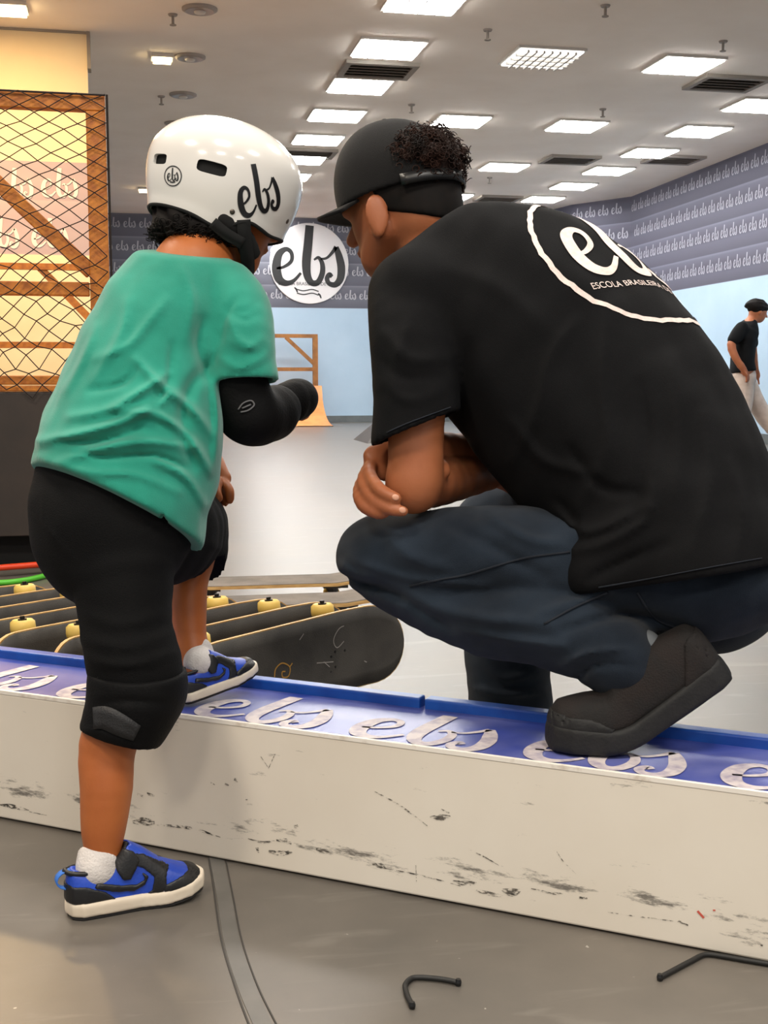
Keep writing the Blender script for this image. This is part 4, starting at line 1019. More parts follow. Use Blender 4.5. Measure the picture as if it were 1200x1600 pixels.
# --- shirt
sh = Solid().tube([S2(250, 418, 350, 424, 1.92, .066), S2(208, 432, 370, 444, 1.912, .085), S2(160, 492, 376, 496, 1.89, .105), S2(118, 572, 352, 574, 1.86, .115), S2(82, 645, 347, 658, 1.835, .122),
                   S2(60, 700, 342, 736, 1.815, .128), S2(52, 752, 318, 826, 1.80, .135), S2(58, 830, 300, 905, 1.79, .138)], .022)
sh.ell(U(225, 470, 2.0), (RT, FW, UP), (.055, .06, .055), .04).tube([S1(218, 470, 2.01, .055), S1(240, 560, 2.08, .048)], .03)
lo, hi = sh.bounds(); g = Grid(lo-.05, hi+.06, .0042)
f = sh.field(0, g)
hemA, hemB, hemC = U(46, 737, 1.84), U(246, 806, 1.70), U(302, 850, 1.80)
hn = np.cross(hemB-hemA, hemC-hemA); hn = hn if hn[2] < 0 else -hn
def dome_hem(ff):
    ff.plane(hemA, nrm(hn), .006); return ff
sl = Solid().tube([S1(352, 456, 1.885, .050), S1(370, 490, 1.865, .053), S1(379, 550, 1.84, .049), S1(381, 640, 1.84, .050)], .02).field(0, g)
cu0, cu1 = U(338, 606, 1.84), U(424, 590, 1.84); cax = nrm(U(382, 640, 1.84)-U(376, 540, 1.845)); sl.plane((cu0+cu1)/2, cax-UPZ*0+RT*.0, .003)
sl.sub(Solid().tube([S1(381, 585, 1.84, .043), S1(381, 660, 1.84, .045)], .01).field(0, g), .003)
f.disp(folds([
    (((62,690),(130,676),(200,655),(262,622)), 7.2, 0.0136), (((110,652),(170,640),(230,605),(262,585)), 7.2, 0.0102), (((95,722),(160,700),(230,690),(300,700)), 7.2, 0.0102),
    (((150,560),(200,540),(235,500),(260,470)), 8.0, 0.0068), (((180,640),(250,650),(300,690),(330,740)), 7.2, 0.0119), (((200,470),(190,520),(150,590)), 8.0, 0.0068), (((340,560),(300,600),(285,660),(300,730)), 9.6, -0.0102),
    (((210,560),(250,600),(300,640),(330,680)), 7.2, 0.0102), (((240,720),(290,745),(320,790)), 6.4, 0.0085), (((60,715),(140,738),(210,742),(280,770)), 6.4, 0.0068), (((318,500),(310,540),(325,590)), 8.0, -0.0102), (((90,690),(160,690),(220,670)), 4.8, -0.0085),
    (((70,740),(160,770),(240,798)), 2.4, -0.0020), (((285,420),(300,470),(290,530)), 8.0, 0.0051), (((140,610),(190,600),(215,575)), 5.6, -0.0068), (((270,540),(262,600),(235,640)), 6.4, -0.0085), (((150,510),(130,560),(105,610)), 6.4, 0.0051),
    (((120,705),(170,715),(240,712),(290,730)), 4.0, -0.0085), (((335,600),(340,660),(335,730)), 6.4, 0.0102)], 1.9))
f.disp(lambda P: wav(P, 38, .0016, 5)+wav(P, 80, .0006, 6))
dome_hem(f)
notch = Solid().tube([Sec(U(251, 802, 1.69), .0015, .05), Sec(U(253, 838, 1.69), .008, .05)], .001).field(0, g); f.sub(notch, .001)
sl.disp(folds([(((360,500),(372,530),(400,545)), 6, .005), (((345,560),(375,575),(415,555)), 6, .005), (((350,480),(380,500),(402,492)), 5, -.003), (((352,585),(390,582),(420,568)), 2.5, -.0015), (((356,530),(385,545),(410,528)), 6, .004)], 1.9))
f.union(sl, .012)
f.disp(folds([(((362,476),(380,488),(404,470)), 3, -.002), (((345,540),(350,500),(365,470)), 5, -.004)], 1.9))
f.plane(U(300, 396, 1.925), UP+RT*.10-FW*.25, .008)
# neck opening
f.sub(Solid().tube([S1(308, 405, 1.935, .047, .052), S1(326, 350, 1.95, .066)], .01).field(0, g), .005)
V, Fc = f.mesh(1); mk('shirt', V, Fc, M['shirt_green'], kid, smooth=True)
mb = MB(); cpts = []
for a in np.linspace(0, 2*math.pi, 40):
    c_ = U(306, 399, 1.932); cpts.append(c_+RT*.046*math.cos(a)+_f0*.050*math.sin(a)+UPZ*(-.012*math.cos(a)+.002))
# --- trousers
tr = Solid().tube([S2(58, 742, 300, 780, 1.82, .12), S2(54, 790, 296, 850, 1.80, .125), S2(78, 840, 276, 872, 1.775, .095), S2(114, 895, 272, 905, 1.76, .083), S2(126, 950, 268, 958, 1.745, .078), S2(134, 1010, 272, 1014, 1.73, .072), S2(146, 1052, 280, 1056, 1.725, .066)], .02)
tr.tube([S1(190, 820, 1.86, .095), S1(258, 830, 1.95, .085), S2(276, 830, 356, 815, 2.05, .07), S2(272, 872, 352, 868, 2.045, .062), S2(272, 920, 342, 915, 2.04, .055)], .025)
lo, hi = tr.bounds(); g = Grid(lo-.04, hi+.04, .0048); f = tr.field(0, g)
kn = Solid().tube([Sec(U(308, 909, 2.04), .06), Sec(U(306, 990, 2.03), .06)], .01).field(0, g); f.plane(U(310, 906, 2.04), nrm(U(310, 960, 2.035)-U(312, 860, 2.045)), .004) if False else f.sub(kn, .004)
f.disp(folds([(((132,960),(190,975),(262,958)), 10, .005), (((130,1000),(200,1010),(268,990)), 10, .005), (((126,900),(190,880),(260,880)), 12, .004), (((64,760),(72,820),(110,870)), 4, .003), (((140,1030),(200,1040),(275,1020)), 8, .005), (((285,860),(320,850),(352,858)), 8, .003), (((150,1052),(200,1047),(262,1050)), 3, -.002)], 2.2))
f.disp(lambda P: wav(P, 30, .0018, 11))
V, Fc = f.mesh(1); mk('trousers', V, Fc, M['cloth_black'], kid, smooth=True)
# --- knee pad on the standing leg
kp = Solid().tube([S2(140, 1046, 284, 1050, 1.722, .070), S2(138, 1085, 286, 1078, 1.718, .070), S2(133, 1120, 264, 1128, 1.716, .062), S2(127, 1146, 232, 1162, 1.716, .052)], .015)
kp.ell(U(262, 1072, 1.75), (RT, FW, UP), (.026, .045, .045), .02)
lo, hi = kp.bounds(); g = Grid(lo-.03, hi+.03, .0036); f = kp.field(0, g)
f.plane(U(170, 1162, 1.66), nrm(np.cross(U(122, 1150, 1.66)-U(220, 1178, 1.66), FW))*(1 if np.cross(U(122, 1150, 1.66)-U(220, 1178, 1.66), FW)[2] < 0 else -1), .003)
f.plane(U(170, 1046, 1.72), UPZ+RT*.05, .004)
f.disp(folds([(((150,1052),(210,1056),(280,1052)), 4, .003), (((152,1100),(200,1095),(270,1100)), 6, -.003), (((128,1140),(160,1145),(215,1168)), 5, .003)], 2.0))
V, Fc = f.mesh(1); kpo = mk('knee_pad', V, Fc, M['pad_black'], kid, smooth=True); bv = bvh_of(V, Fc)
def strip_on(bv, pts, w, name, m, parent, off=.0025):
    C2 = catmull([(x, y, ww) for (x, y), ww in zip(pts, w)], 6); Vv = []
    for i, (x, y, ww) in enumerate(C2):
        t = C2[min(i+1, len(C2)-1)][:2]-C2[max(i-1, 0)][:2]; n2 = nrm((-t[1], t[0]))
        for s_ in (-1, -.33, .33, 1):
            r_ = ray(x+n2[0]*ww*s_/2, y+n2[1]*ww*s_/2); h, no, _, dd = bv.ray_cast(Vector(CAM), Vector(nrm(r_)))
            Vv.append(np.array(h)-nrm(r_)*off if h is not None else (Vv[-1] if Vv else CAM+r_))
    n = len(C2); o = mk(name, Vv, [(4*i+j, 4*i+j+1, 4*i+j+5, 4*i+j+4) for i in range(n-1) for j in range(3)], m, parent, smooth=True)
    sm = o.modifiers.new('t', 'SOLIDIFY'); sm.thickness = .002; sm.offset = 0; return o
strip_on(bv, [(146,1122),(165,1122),(190,1134),(214,1146)], (34, 36, 34, 26), 'strap', M['strap'], kpo)
strip_on(bv, [(152,1056),(200,1058),(272,1050)], (6, 6, 6), 'top_strap', M['strap'], kpo)
mbb = MB(); h = bv.ray_cast(Vector(CAM), Vector(nrm(ray(205, 1055))))[0]; mbb.obox(np.array(h)-FW*.004, RT*.004, UP*.0018, FW*.002); mbb.mk('brand_tag', M['print_white'], kpo)
# --- elbow pad and wrist guard
ep = Solid().tube([S1(372, 600, 1.848, .043), S1(381, 630, 1.855, .046), S1(394, 650, 1.865, .046), S1(418, 648, 1.905, .041), S1(432, 640, 1.93, .035)], .02)
lo, hi = ep.bounds(); g = Grid(lo-.03, hi+.03, .0036); f = ep.field(0, g); f.disp(lambda P: wav(P, 60, .001, 21))
V, Fc = f.mesh(1); epo = mk('elbow_pad', V, Fc, M['pad_black'], kid, smooth=True); bv = bvh_of(V, Fc)
capf = Solid().ell(U(416, 660, 1.905), (nrm(RT+UP*.9), FW, nrm(UP-RT*.9)), (.042, .036, .020), .01).field(.0036); V, Fc = capf.mesh(1); mk('elbow_cap', V, Fc, M['black_plastic'], epo, smooth=True)
for pts in ([(372,640),(380,630),(392,626),(397,633),(388,641),(376,644)], [(378,638),(392,632)]): strip_on(bv, pts, (2.2,)*len(pts), 'printed_mark', mat('dim_grey_print', (92, 92, 94), .7), epo, .001)
wg = Solid().tube([S1(444, 632, 1.965, .033), S1(458, 626, 1.985, .032), S1(468, 622, 2.0, .030)], .01).ell(U(464, 628, 1.965), (RT, FW, UP), (.016, .012, .028), .01)
V, Fc = wg.field(.0036).mesh(1); wgo = mk('wrist_guard', V, Fc, M['pad_black'], kid, smooth=True); bv = bvh_of(V, Fc); strip_on(bv, [(446,612),(448,630),(446,650)], (7, 7, 7), 'strap', M['strap'], wgo)
# --- hair
rng = np.random.RandomState(2)
hs = Solid().ell(hp(-.025, 0, -.035), (hf, hl, hu), (.086, .077, .060), .02).ell(hp(-.072, -.01, -.088), (hf, hl, hu), (.030, .050, .030), .02).ell(hp(-.03, -.045, -.092), (hf, hl, hu), (.040, .028, .026), .02)
f = hs.field(.004); f.disp(lambda P: wav(P, 170, .003, 3))
V, Fc = f.mesh(1); ho = mk('hair', V, Fc, M['hair'], kid, smooth=True)
mb = MB(); bvx = bvh_of(V, Fc); roots, nor = [], []
for i in range(420):
    x, y, z = rng.uniform(-.115, .03), rng.uniform(-.10, .09), rng.uniform(-.14, -.07); p = hp(x, y, z); h, n, _, _ = bvx.find_nearest(Vector(p))
    if h is not None and (np.array(h)-Hc)@hu < -.088: roots.append(np.array(h)-np.array(n)*.004); nor.append(np.array(n))
curls(mb, roots, nor, rng, .016, .0055, .0011, 1.5, .9); mb.mk('curls', M['hair'], ho, smooth=True, kind='stuff')
# --- helmet
helm = empty('helmet', ORG[kid]); helm.parent = kid; helm.location = (0, 0, 0); ORG[helm] = ORG[kid]
TH = np.radians([0, 30, 45, 60, 76, 88, 100, 115, 135, 160, 180]); ZR = np.array([-.074, -.082, -.086, -.082, -.078, -.086, -.102, -.100, -.090, -.084, -.082])
def shell(scale, zoff, nth=120, nt=36, lift=0.0):
    Vv = []
    for i in range(nth):
        th = 2*math.pi*i/nth; a = abs((th+math.pi) % (2*math.pi)-math.pi); zr = np.interp(a, TH, ZR)
        # soften the rim curve
        zr = np.mean([np.interp(abs(a+e) if a+e < math.pi else 2*math.pi-a-e, TH, ZR) for e in np.linspace(-.12, .12, 7)])+zoff
        rx = .127 if math.cos(th) > 0 else .130; ry = .102
        re = 1/math.sqrt((math.cos(th)/rx)**2+(math.sin(th)/ry)**2); az = .087
        for j in range(nt+1):
            t = j/nt
            if t < .6: ph = math.pi/2*(1-t/.6); r_, z = re*math.cos(ph)**.92, az*math.sin(ph)
            else: z = zr*(t-.6)/.4; r_ = re*(1-.35*(z/.12)**2+(.03*math.exp(-((t-1)/.05)**2)))
            Vv.append(hp(r_*math.cos(th)*scale, r_*math.sin(th)*scale, z*(scale if z > 0 else 1)+.012))
    Fc = [(i*(nt+1)+j, i*(nt+1)+j+1, ((i+1) % nth)*(nt+1)+j+1, ((i+1) % nth)*(nt+1)+j) for i in range(nth) for j in range(nt)]
    return np.array(Vv), Fc
nth, nt = 120, 36
Vo, Fo = shell(1.0, 0); Vi, Fi = shell(.955, 0); no_ = len(Vo)
Fr = [(i*(nt+1)+nt, no_+i*(nt+1)+nt, no_+((i+1) % nth)*(nt+1)+nt, ((i+1) % nth)*(nt+1)+nt) for i in range(nth)]
bm = bmesh.new(); vv = [bm.verts.new(p) for p in np.vstack([Vo, Vi])]
for q in Fo+[tuple(no_+k for k in q[::-1]) for q in Fi]+Fr:
    try: bm.faces.new([vv[k] for k in q])
    except ValueError: pass
bmesh.ops.remove_doubles(bm, verts=bm.verts, dist=.0004); bmesh.ops.recalc_face_normals(bm, faces=bm.faces)
bm.verts.index_update(); Vs = np.array([v.co for v in bm.verts]); Fs_ = [tuple(v.index for v in q.verts) for q in bm.faces]; bm.free()
bvs = bvh_of(Vo, Fo)
def hit_cam(bv, x, y):
    h, n, _, _ = bv.ray_cast(Vector(CAM), Vector(nrm(ray(x, y)))); n = np.array(n); n = n if n@FW < 0 else -n; return np.array(h), n
shellobj = mk('shell', Vs, Fs_, M['helmet_white'], helm, smooth=True)
vents = MB()
def vent_box(p, n, ex, w, h):
    ex = nrm(ex-n*(ex@n)); ey = np.cross(n, ex); V2 = []; 
    for k, dz in enumerate((.02, -.035)):
        for a in np.linspace(0, 2*math.pi, 20, endpoint=False):
            cx = np.sign(math.cos(a))*abs(math.cos(a))**.45*w/2; cy = np.sign(math.sin(a))*abs(math.sin(a))**.45*h/2; V2.append(p+ex*cx+ey*cy+n*dz)
    vents.add(V2, [tuple(range(20)), tuple(range(39, 19, -1))]+[(k, 20+k, 20+(k+1) % 20, (k+1) % 20) for k in range(20)])
p, n = hit_cam(bvs, 331, 262); vent_box(p, n, RT*1.0-UP*.24, .046, .019)
def mirror(p): q = np.asarray(p)-Hc; return Hc+q-2*hl*(q@hl)
p2 = mirror(p); n2 = n-2*hl*(n@hl); ex2 = (RT-UP*.24); ex2 = ex2-2*hl*(ex2@hl); vent_box(p2, n2, ex2, .046, .019)
p, n = hit_cam(bvs, 249, 248); vent_box(p, n, RT*.3+hl*.8, .030, .016); p2 = mirror(p); vent_box(p2, n-2*hl*(n@hl), hl, .030, .016)
for yy in (.035, -.035):
    h, n, _, _ = bvs.ray_cast(Vector(hp(0, yy, .05)), Vector(nrm(hf+hu*.35))); n = np.array(n); n = n if n@hf > 0 else -n; vent_box(np.array(h), n, hl, .034, .016)
cut = mk('vent_cutter', vents.v, vents.f, M['foam'], helm)
bm = bmesh.new(); bm.from_mesh(cut.data); bmesh.ops.recalc_face_normals(bm, faces=bm.faces); bm.to_mesh(cut.data); bm.free()
md = shellobj.modifiers.new('vents', 'BOOLEAN'); md.operation = 'DIFFERENCE'; md.object = cut; md.solver = 'EXACT'
bpy.context.view_layer.update(); dg = bpy.context.evaluated_depsgraph_get(); me = bpy.data.meshes.new_from_object(shellobj.evaluated_get(dg)); shellobj.modifiers.clear(); shellobj.data = me
bpy.data.objects.remove(cut)
es = shellobj.modifiers.new('e', 'EDGE_SPLIT'); es.split_angle = .6
Vl, Fl = shell(.945, .004); mk('foam_liner', Vl, Fl, M['foam'], helm, smooth=True)
mb = MB(); rim = [Vo[i*(nt+1)+nt]-hu*.0005 for i in range(nth)]; rim.append(rim[0]); mb.tube([Hc+(p-Hc)*.985 for p in rim], .0032, 6, False); mb.mk('rim_edging', M['foam'], helm, smooth=True)
def print_on(px, py, V2, F2, s, rot, name, m, maxlen=.35, off=.0008):
    p, n = hit_cam(bvs, px, py); ex = RT*math.cos(rot)+UP*math.sin(rot); ex = nrm(ex-n*(ex@n)); ey = np.cross(n, ex); Vd, Fd = densify(V2, F2, maxlen); mb = MB(); decal(mb, Vd, Fd, p, ex, ey, -n, bvs, off, s); return mb.mk(name, m, helm)
V2, F2 = ebs2d(8); V2 = V2*np.array([1, 1.25]); print_on(405, 301, V2, F2, .0375, math.radians(9), 'logo_lettering', M['ink'])
V2, F2 = ring2d(.90, 1.0, 48); print_on(270, 275, V2, F2, .0155, 0, 'badge_ring', M['ink'], 9)
V2, F2 = ebs2d(5); print_on(270, 274, V2*np.array([1, 1.2]), F2, .0100, 0, 'badge_lettering', M['ink'], 9)
V2, F2 = ribbon([(-.3, 0, .12), (0, -.05, .12), (.3, 0, .12)], 4); print_on(270, 284, V2, F2, .0155, 0, 'badge_underline', M['ink'], 9)
for px, py in ((363, 331), (449, 346)):
    p, n = hit_cam(bvs, px, py); MB().lathe(p-n*.001, n, [(.0045, 0), (.004, .0018), (.002, .0026)], 12).mk('rivet', M['rivet'], helm, smooth=True)
for pts, w in (([(.012, -.088, -.066), (.022, -.082, -.09), (.045, -.058, -.122), (.062, -.02, -.138), (.062, .02, -.138), (.045, .058, -.122), (.022, .082, -.09), (.012, .088, -.066)], .011), ([(-.035, -.086, -.085), (-.010, -.086, -.095), (.022, -.080, -.10)], .009), ([(-.035, .086, -.085), (-.010, .086, -.095), (.022, .080, -.10)], .009)):
    C = catmull([hp(*q) for q in pts], 6); V2 = []
    for i, p in enumerate(C):
        t = nrm(C[min(i+1, len(C)-1)]-C[max(i-1, 0)]); out = nrm(p-hp(.02, 0, -.07)); sd = nrm(np.cross(t, out)); V2 += [p+sd*w, p-sd*w]
    o = mk('chin_strap', V2, [(2*i, 2*i+1, 2*i+3, 2*i+2) for i in range(len(C)-1)], M['foam'], helm, smooth=True); sm = o.modifiers.new('t', 'SOLIDIFY'); sm.thickness = .003; sm.offset = 0
pd = Solid().tube([Sec(hp(.048, -.056, -.108), .016, .010), Sec(hp(.020, -.070, -.085), .016, .010), Sec(hp(-.018, -.074, -.070), .016, .012)], .01).field(.003); V, Fc = pd.mesh(1); mk('strap_padding', V, Fc, M['foam'], helm, smooth=True)
# --- socks and shoes
for secs in ([S2(123, 1347, 190, 1328, 1.706, .031), S2(128, 1362, 190, 1346, 1.706, .030), Sec(k_heel+UPZ*.058+(k_toe-k_heel)*.215, .025)], [S2(287, 1024, 331, 1008, 2.005, .0245), S2(289, 1040, 333, 1022, 2.0, .024), Sec(l_heel+UPZ*.054+(l_toe-l_heel)*.27, .0225)]):
    f = Solid().tube(secs, .01).field(.003); a = secs[0]; ax = nrm(secs[0].c-secs[-1].c); f.plane(a.c, ax, .002)
    V, Fc = f.mesh(1); mk('sock', V, Fc, M['sock'], kid, smooth=True)
sneaker(kid, k_heel, k_toe, UPZ, side=-1); sneaker(kid, l_heel, l_toe, UPZ, side=1)
# ================================================================ the crouching man
Mc = U(630, 292, 1.97); mf, ml, mu = basis(-.82, .57, math.radians(13))
mp_ = lambda x, y, z: Mc+mf*x+ml*y+mu*z
b_toe = G(851, 1166, BH+.002); b_dir = nrm(RT*1.0-_f0*.05)           # toe -> heel along the box
body = Solid()
body.ell(mp_(.000, 0, .0), (mf, ml, mu), (.093, .076, .102)).ell(mp_(.045, 0, -.055), (mf, ml, mu), (.052, .056, .070), .03)
body.tube([Sec(mp_(.062, .012, -.112), .026), Sec(mp_(.062, -.012, -.112), .026)], .025)
body.tube([Sec(mp_(.100, 0, -.03), .008), Sec(mp_(.116, 0, -.055), .012)], .012)
body.tube([Sec(mp_(.094, .016, -.085), .007), Sec(mp_(.094, -.016, -.085), .007)], .01)
for s_ in (1, -1):
    body.tube([Sec(mp_(.02, s_*.060, -.075), .020), Sec(mp_(.055, s_*.038, -.105), .020)], .02)     # jaw
    body.ell(mp_(.088, s_*.032, -.020), (mf, ml, mu), (.014, .018, .010), .01)
    e0 = mp_(.006, s_*.082, -.052)
    body.ell(e0, (nrm(mf*.5-ml*s_*.85), nrm(ml*s_*.5+mf*.85), mu), (.008, .018, .032), .006).ell(e0-mu*.026+mf*.004, (mf, ml, mu), (.010, .007, .012), .006)
body.tube([Sec(mp_(-.030, 0, -.06), .058), S1(668, 372, 1.965, .056), S1(700, 420, 1.95, .062), S1(740, 480, 1.94, .085)], .02)
body.tube([S1(740, 480, 1.94, .09, .11), S2(740, 560, 960, 480, 1.92, .13), S2(840, 700, 1080, 620, 1.88, .12), S2(940, 850, 1150, 800, 1.83, .12), S1(1080, 880, 1.82, .08, .10)], .03)
# left arm, elbow on the thigh, forearm going away
body.tube([S1(640, 470, 1.86, .055), S1(650, 580, 1.82, .046), S1(650, 680, 1.812, .041), S1(649, 735, 1.812, .040), S1(645, 762, 1.815, .037)], .015)
body.tube([S1(646, 760, 1.815, .036), S1(690, 752, 1.90, .037), S1(760, 738, 2.02, .030), S1(800, 730, 2.08, .026), S1(822, 728, 2.11, .028, .016)], .012)
# right arm and the hand that grips the left elbow
body.tube([S1(850, 430, 2.08, .055), S1(868, 590, 2.17, .045), S1(852, 745, 2.16, .038), S1(790, 728, 2.08, .040), S1(720, 712, 1.99, .036), S1(655, 702, 1.915, .027)], .015)
body.tube([Sec(U(655, 702, 1.915), .026, .020), Sec(U(612, 712, 1.882), .027, .015), Sec(U(588, 728, 1.858), .029, .013)], .012)
R4 = .0092
for pts, r in (([(586,716,1.866),(577,738,1.828),(590,762,1.786),(607,774,1.770),(620,779,1.766)], R4), ([(577,728,1.862),(568,752,1.826),(580,778,1.792),(606,794,1.772),(630,799,1.768)], R4), ([(571,742,1.862),(561,766,1.83),(566,788,1.800),(584,800,1.784),(600,803,1.78)], .0086), ([(574,756,1.868),(566,778,1.84),(574,794,1.82),(590,801,1.812)], .0076)):
    body.tube([Sec(U(*p), r*(1.08 if i in (1, 2) else (.86 if i == len(pts)-1 else 1))) for i, p in enumerate(pts)], .003)
body.tube([Sec(U(640, 700, 1.90), .014), Sec(U(668, 714, 1.865), .012), Sec(U(688, 728, 1.838), .0105), Sec(U(694, 738, 1.825), .009)], .006)
for i in range(4): body.tube([Sec(U(822, 722+4*i, 2.11), .009), Sec(U(840+2*i, 720+6*i, 2.145), .0085), Sec(U(842+i, 728+6*i, 2.17), .0075)], .004)
body.tube([Sec(U(812, 718, 2.09), .010), Sec(U(826, 706, 2.09), .009), Sec(U(836, 702, 2.10), .008)], .005)
# legs
body.tube([S1(1080, 900, 1.82, .06), S1(850, 880, 1.83, .05), S1(600, 865, 1.895, .052), S1(760, 960, 1.83, .05), S1(960, 1020, 1.735, .036), S1(1015, 1062, 1.712, .028)], .02)
body.tube([S1(1100, 900, 1.93, .09), S1(930, 850, 2.07, .065), S1(775, 830, 2.19, .052), S1(790, 950, 2.16, .048), S1(800, 1120, 2.13, .036), S1(800, 1215, 2.12, .034)], .02)
f = body.field(.0038)
V, Fc = f.mesh(1)
man = mk('person', V, Fc, M['skin_man'], loc=(b_toe[0]+.12, b_toe[1]+.02, BH), smooth=True, label='man in black cap, black shirt and dark jeans crouching on the skate box', cat='person')
bvb = bvh_of(V, Fc)
# finger nails
M['nail'] = mat('pale_nail', (206, 150, 122), .35)
for px, py in ((618, 777), (629, 797)):
    h, n, _, _ = bvb.ray_cast(Vector(CAM), Vector(nrm(ray(px, py)))); h, n = np.array(h), np.array(n); Solid_ = Solid().ell(h-n*.0008, (nrm(RT-UP*.3), n, nrm(UP+RT*.3)), (.0058, .0020, .0048)).field(.0009); V, Fc = Solid_.mesh(1); mk('finger_nail', V, Fc, M['nail'], man, smooth=True)
# --- jeans
je = Solid().tube([S2(1176, 850, 1168, 972, 1.80, .15), S2(1090, 826, 1092, 1003, 1.80, .145), S2(975, 800, 970, 985, 1.80, .115), S2(860, 792, 850, 965, 1.825, .10), S2(745, 794, 730, 948, 1.85, .095), S2(650, 802, 635, 925, 1.88, .09), S2(590, 818, 590, 905, 1.90, .078)], .02)
je.tube([S1(588, 872, 1.90, .066), S2(640, 975, 690, 880, 1.865, .075), S2(740, 1020, 780, 900, 1.83, .08), S2(850, 1046, 880, 910, 1.775, .08), S2(912, 1064, 962, 945, 1.74, .075), S2(945, 1080, 1010, 990, 1.722, .066)], .02)
je.tube([S1(1105, 905, 1.93, .12), S1(950, 860, 2.06, .095), S1(820, 828, 2.17, .080), S1(772, 828, 2.195, .074), S1(783, 880, 2.19, .074), S1(793, 1000, 2.155, .073), S1(797, 1090, 2.14, .072), S1(800, 1200, 2.125, .070)], .03)
lo, hi = je.bounds(); g = Grid(lo-.03, hi+.03, .0052); f = je.field(0, g)
f.disp(folds([(((600,830),(640,870),(700,890)), 10.5, 0.0090), (((540,900),(620,930),(700,980)), 7.5, -0.0150), (((560,880),(640,905),(760,915)), 7.5, 0.0105), (((640,940),(740,965),(860,975)), 10.5, 0.0120), (((760,800),(820,840),(880,850)), 9.0, 0.0090), (((720,985),(800,1000),(880,1010)), 7.5, 0.0120),
    (((700,820),(780,860),(850,900)), 9.0, -0.0075), (((840,960),(930,930),(1000,900)), 7.5, 0.0090), (((880,985),(980,960),(1060,975)), 7.5, -0.0120), (((880,1040),(920,1020),(980,1015)), 5.2, 0.0105), (((900,1062),(930,1040),(990,1040)), 4.5, -0.0090), (((530,880),(560,900),(600,905)), 5.2, 0.0090), (((760,1040),(790,1060),(840,1050)), 6.0, 0.0090), (((740,1075),(790,1085),(850,1080)), 6.0, 0.0105), (((900,830),(940,880),(960,930)), 6.8, 0.0075)], 2.4))
f.disp(lambda P: wav(P, 26, .0030, 31)+wav(P, 60, .0010, 32))
V, Fc = f.mesh(1); jo = mk('jeans', V, Fc, M['denim'], man, smooth=True); bvj = bvh_of(V, Fc)
for pts in ([(640,916),(690,905),(733,897),(815,873),(891,862)], [(850,975),(897,949),(949,926)], [(996,926),(1025,967),(1083,990)]):
    strip_on(bvj, pts, (3.0,)*len(pts), 'stitched_seam', M['seam'], jo, .0012)
# --- shirt
ts = Solid().tube([S2(645, 470, 770, 392, 1.94, .11), S2(626, 515, 872, 372, 1.94, .165), S2(668, 600, 989, 424, 1.91, .185), S2(752, 702, 1106, 544, 1.87, .18), S2(850, 800, 1180, 686, 1.83, .172), S2(915, 890, 1205, 800, 1.80, .175), S2(950, 980, 1222, 900, 1.79, .18)], .03)
ts.ell(U(655, 462, 1.85), (RT, FW, UP), (.070, .075, .068), .05).ell(U(848, 420, 2.09), (RT, FW, UP), (.075, .08, .062), .05)
ts.tube([S1(848, 440, 2.09, .075), S1(868, 580, 2.17, .075)], .04)
ts.ell(U(962, 868, 1.74), (nrm(RT*.8+UP*.6), FW, nrm(UP*.8-RT*.6)), (.085, .07, .055), .04)
lo, hi = ts.bounds(); g = Grid(lo-.05, hi+.05, .0052); f = ts.field(0, g)
f.disp(folds([(((760,430),(700,560),(690,640)), 20, .004), (((900,500),(860,560),(840,640),(800,720)), 10, .007), (((950,480),(940,600),(950,700),(900,800)), 12, .006), (((1050,560),(1060,680),(1050,800)), 14, .006), (((890,700),(940,760),(1000,770)), 8, -.008), (((870,800),(920,830),(1010,790)), 9, .011), (((880,860),(940,850),(1010,810),(1020,760)), 9, .009), (((920,905),(970,880),(1040,850)), 8, -.008),
    (((1100,650),(1110,760),(1080,860)), 12, .006), (((730,540),(720,620),(730,680)), 12, -.008), (((800,660),(850,720),(930,740)), 9, .007), (((700,420),(780,450),(860,520)), 14, .003), (((1140,720),(1160,800),(1150,880)), 9, .005), (((870,780),(900,820),(880,860)), 7, -.007), (((1000,600),(1010,700),(990,800)), 9, -.006)], 1.95, .1))
f.disp(lambda P: wav(P, 24, .0030, 41)+wav(P, 55, .0010, 42))
def edge_plane(x0, y0, x1, y1, d, up_sign=1, k=.02):
    a_, b_ = U(x0, y0, d), U(x1, y1, d); n_ = np.cross(b_-a_, FW); n_ = n_ if n_[2]*up_sign > 0 else -n_; f.plane(a_, n_, k)
edge_plane(604, 414, 722, 338, 1.93); edge_plane(716, 335, 935, 364, 1.95)
hA, hB, hC = U(925, 926, 1.72), U(1200, 884, 1.66), U(1000, 905, 1.95); hn = np.cross(hB-hA, hC-hA); hn = hn if hn[2] < 0 else -hn
f.plane(hB, nrm(hn), .005)
slv = Solid().tube([S1(642, 462, 1.865, .066), S1(646, 520, 1.825, .066), S1(650, 600, 1.808, .064), S1(655, 740, 1.805, .066)], .02).field(0, g)
slv.plane(U(655, 668, 1.805), nrm(-(U(598, 692, 1.8)-U(712, 646, 1.8))@RT*0+np.cross(FW, U(598, 692, 1.8)-U(712, 646, 1.8)))*(1 if np.cross(FW, U(598, 692, 1.8)-U(712, 646, 1.8))[2] < 0 else -1), .003)
slv.sub(Solid().tube([S1(652, 640, 1.806, .057), S1(656, 760, 1.806, .060)], .01).field(0, g), .003)
slv.disp(folds([(((600,520),(640,560),(700,560)), 10, .006), (((602,600),(640,625),(690,610)), 8, .005), (((594,560),(630,590),(690,590)), 8, -.005), (((602,672),(650,652),(700,636)), 2.5, -.0015), (((640,500),(620,560),(612,640)), 9, .004)], 2.0))
f.union(slv, .012)
f.sub(Solid().tube([S1(672, 385, 1.965, .060), S1(640, 330, 1.975, .070)], .01).field(0, g), .006)
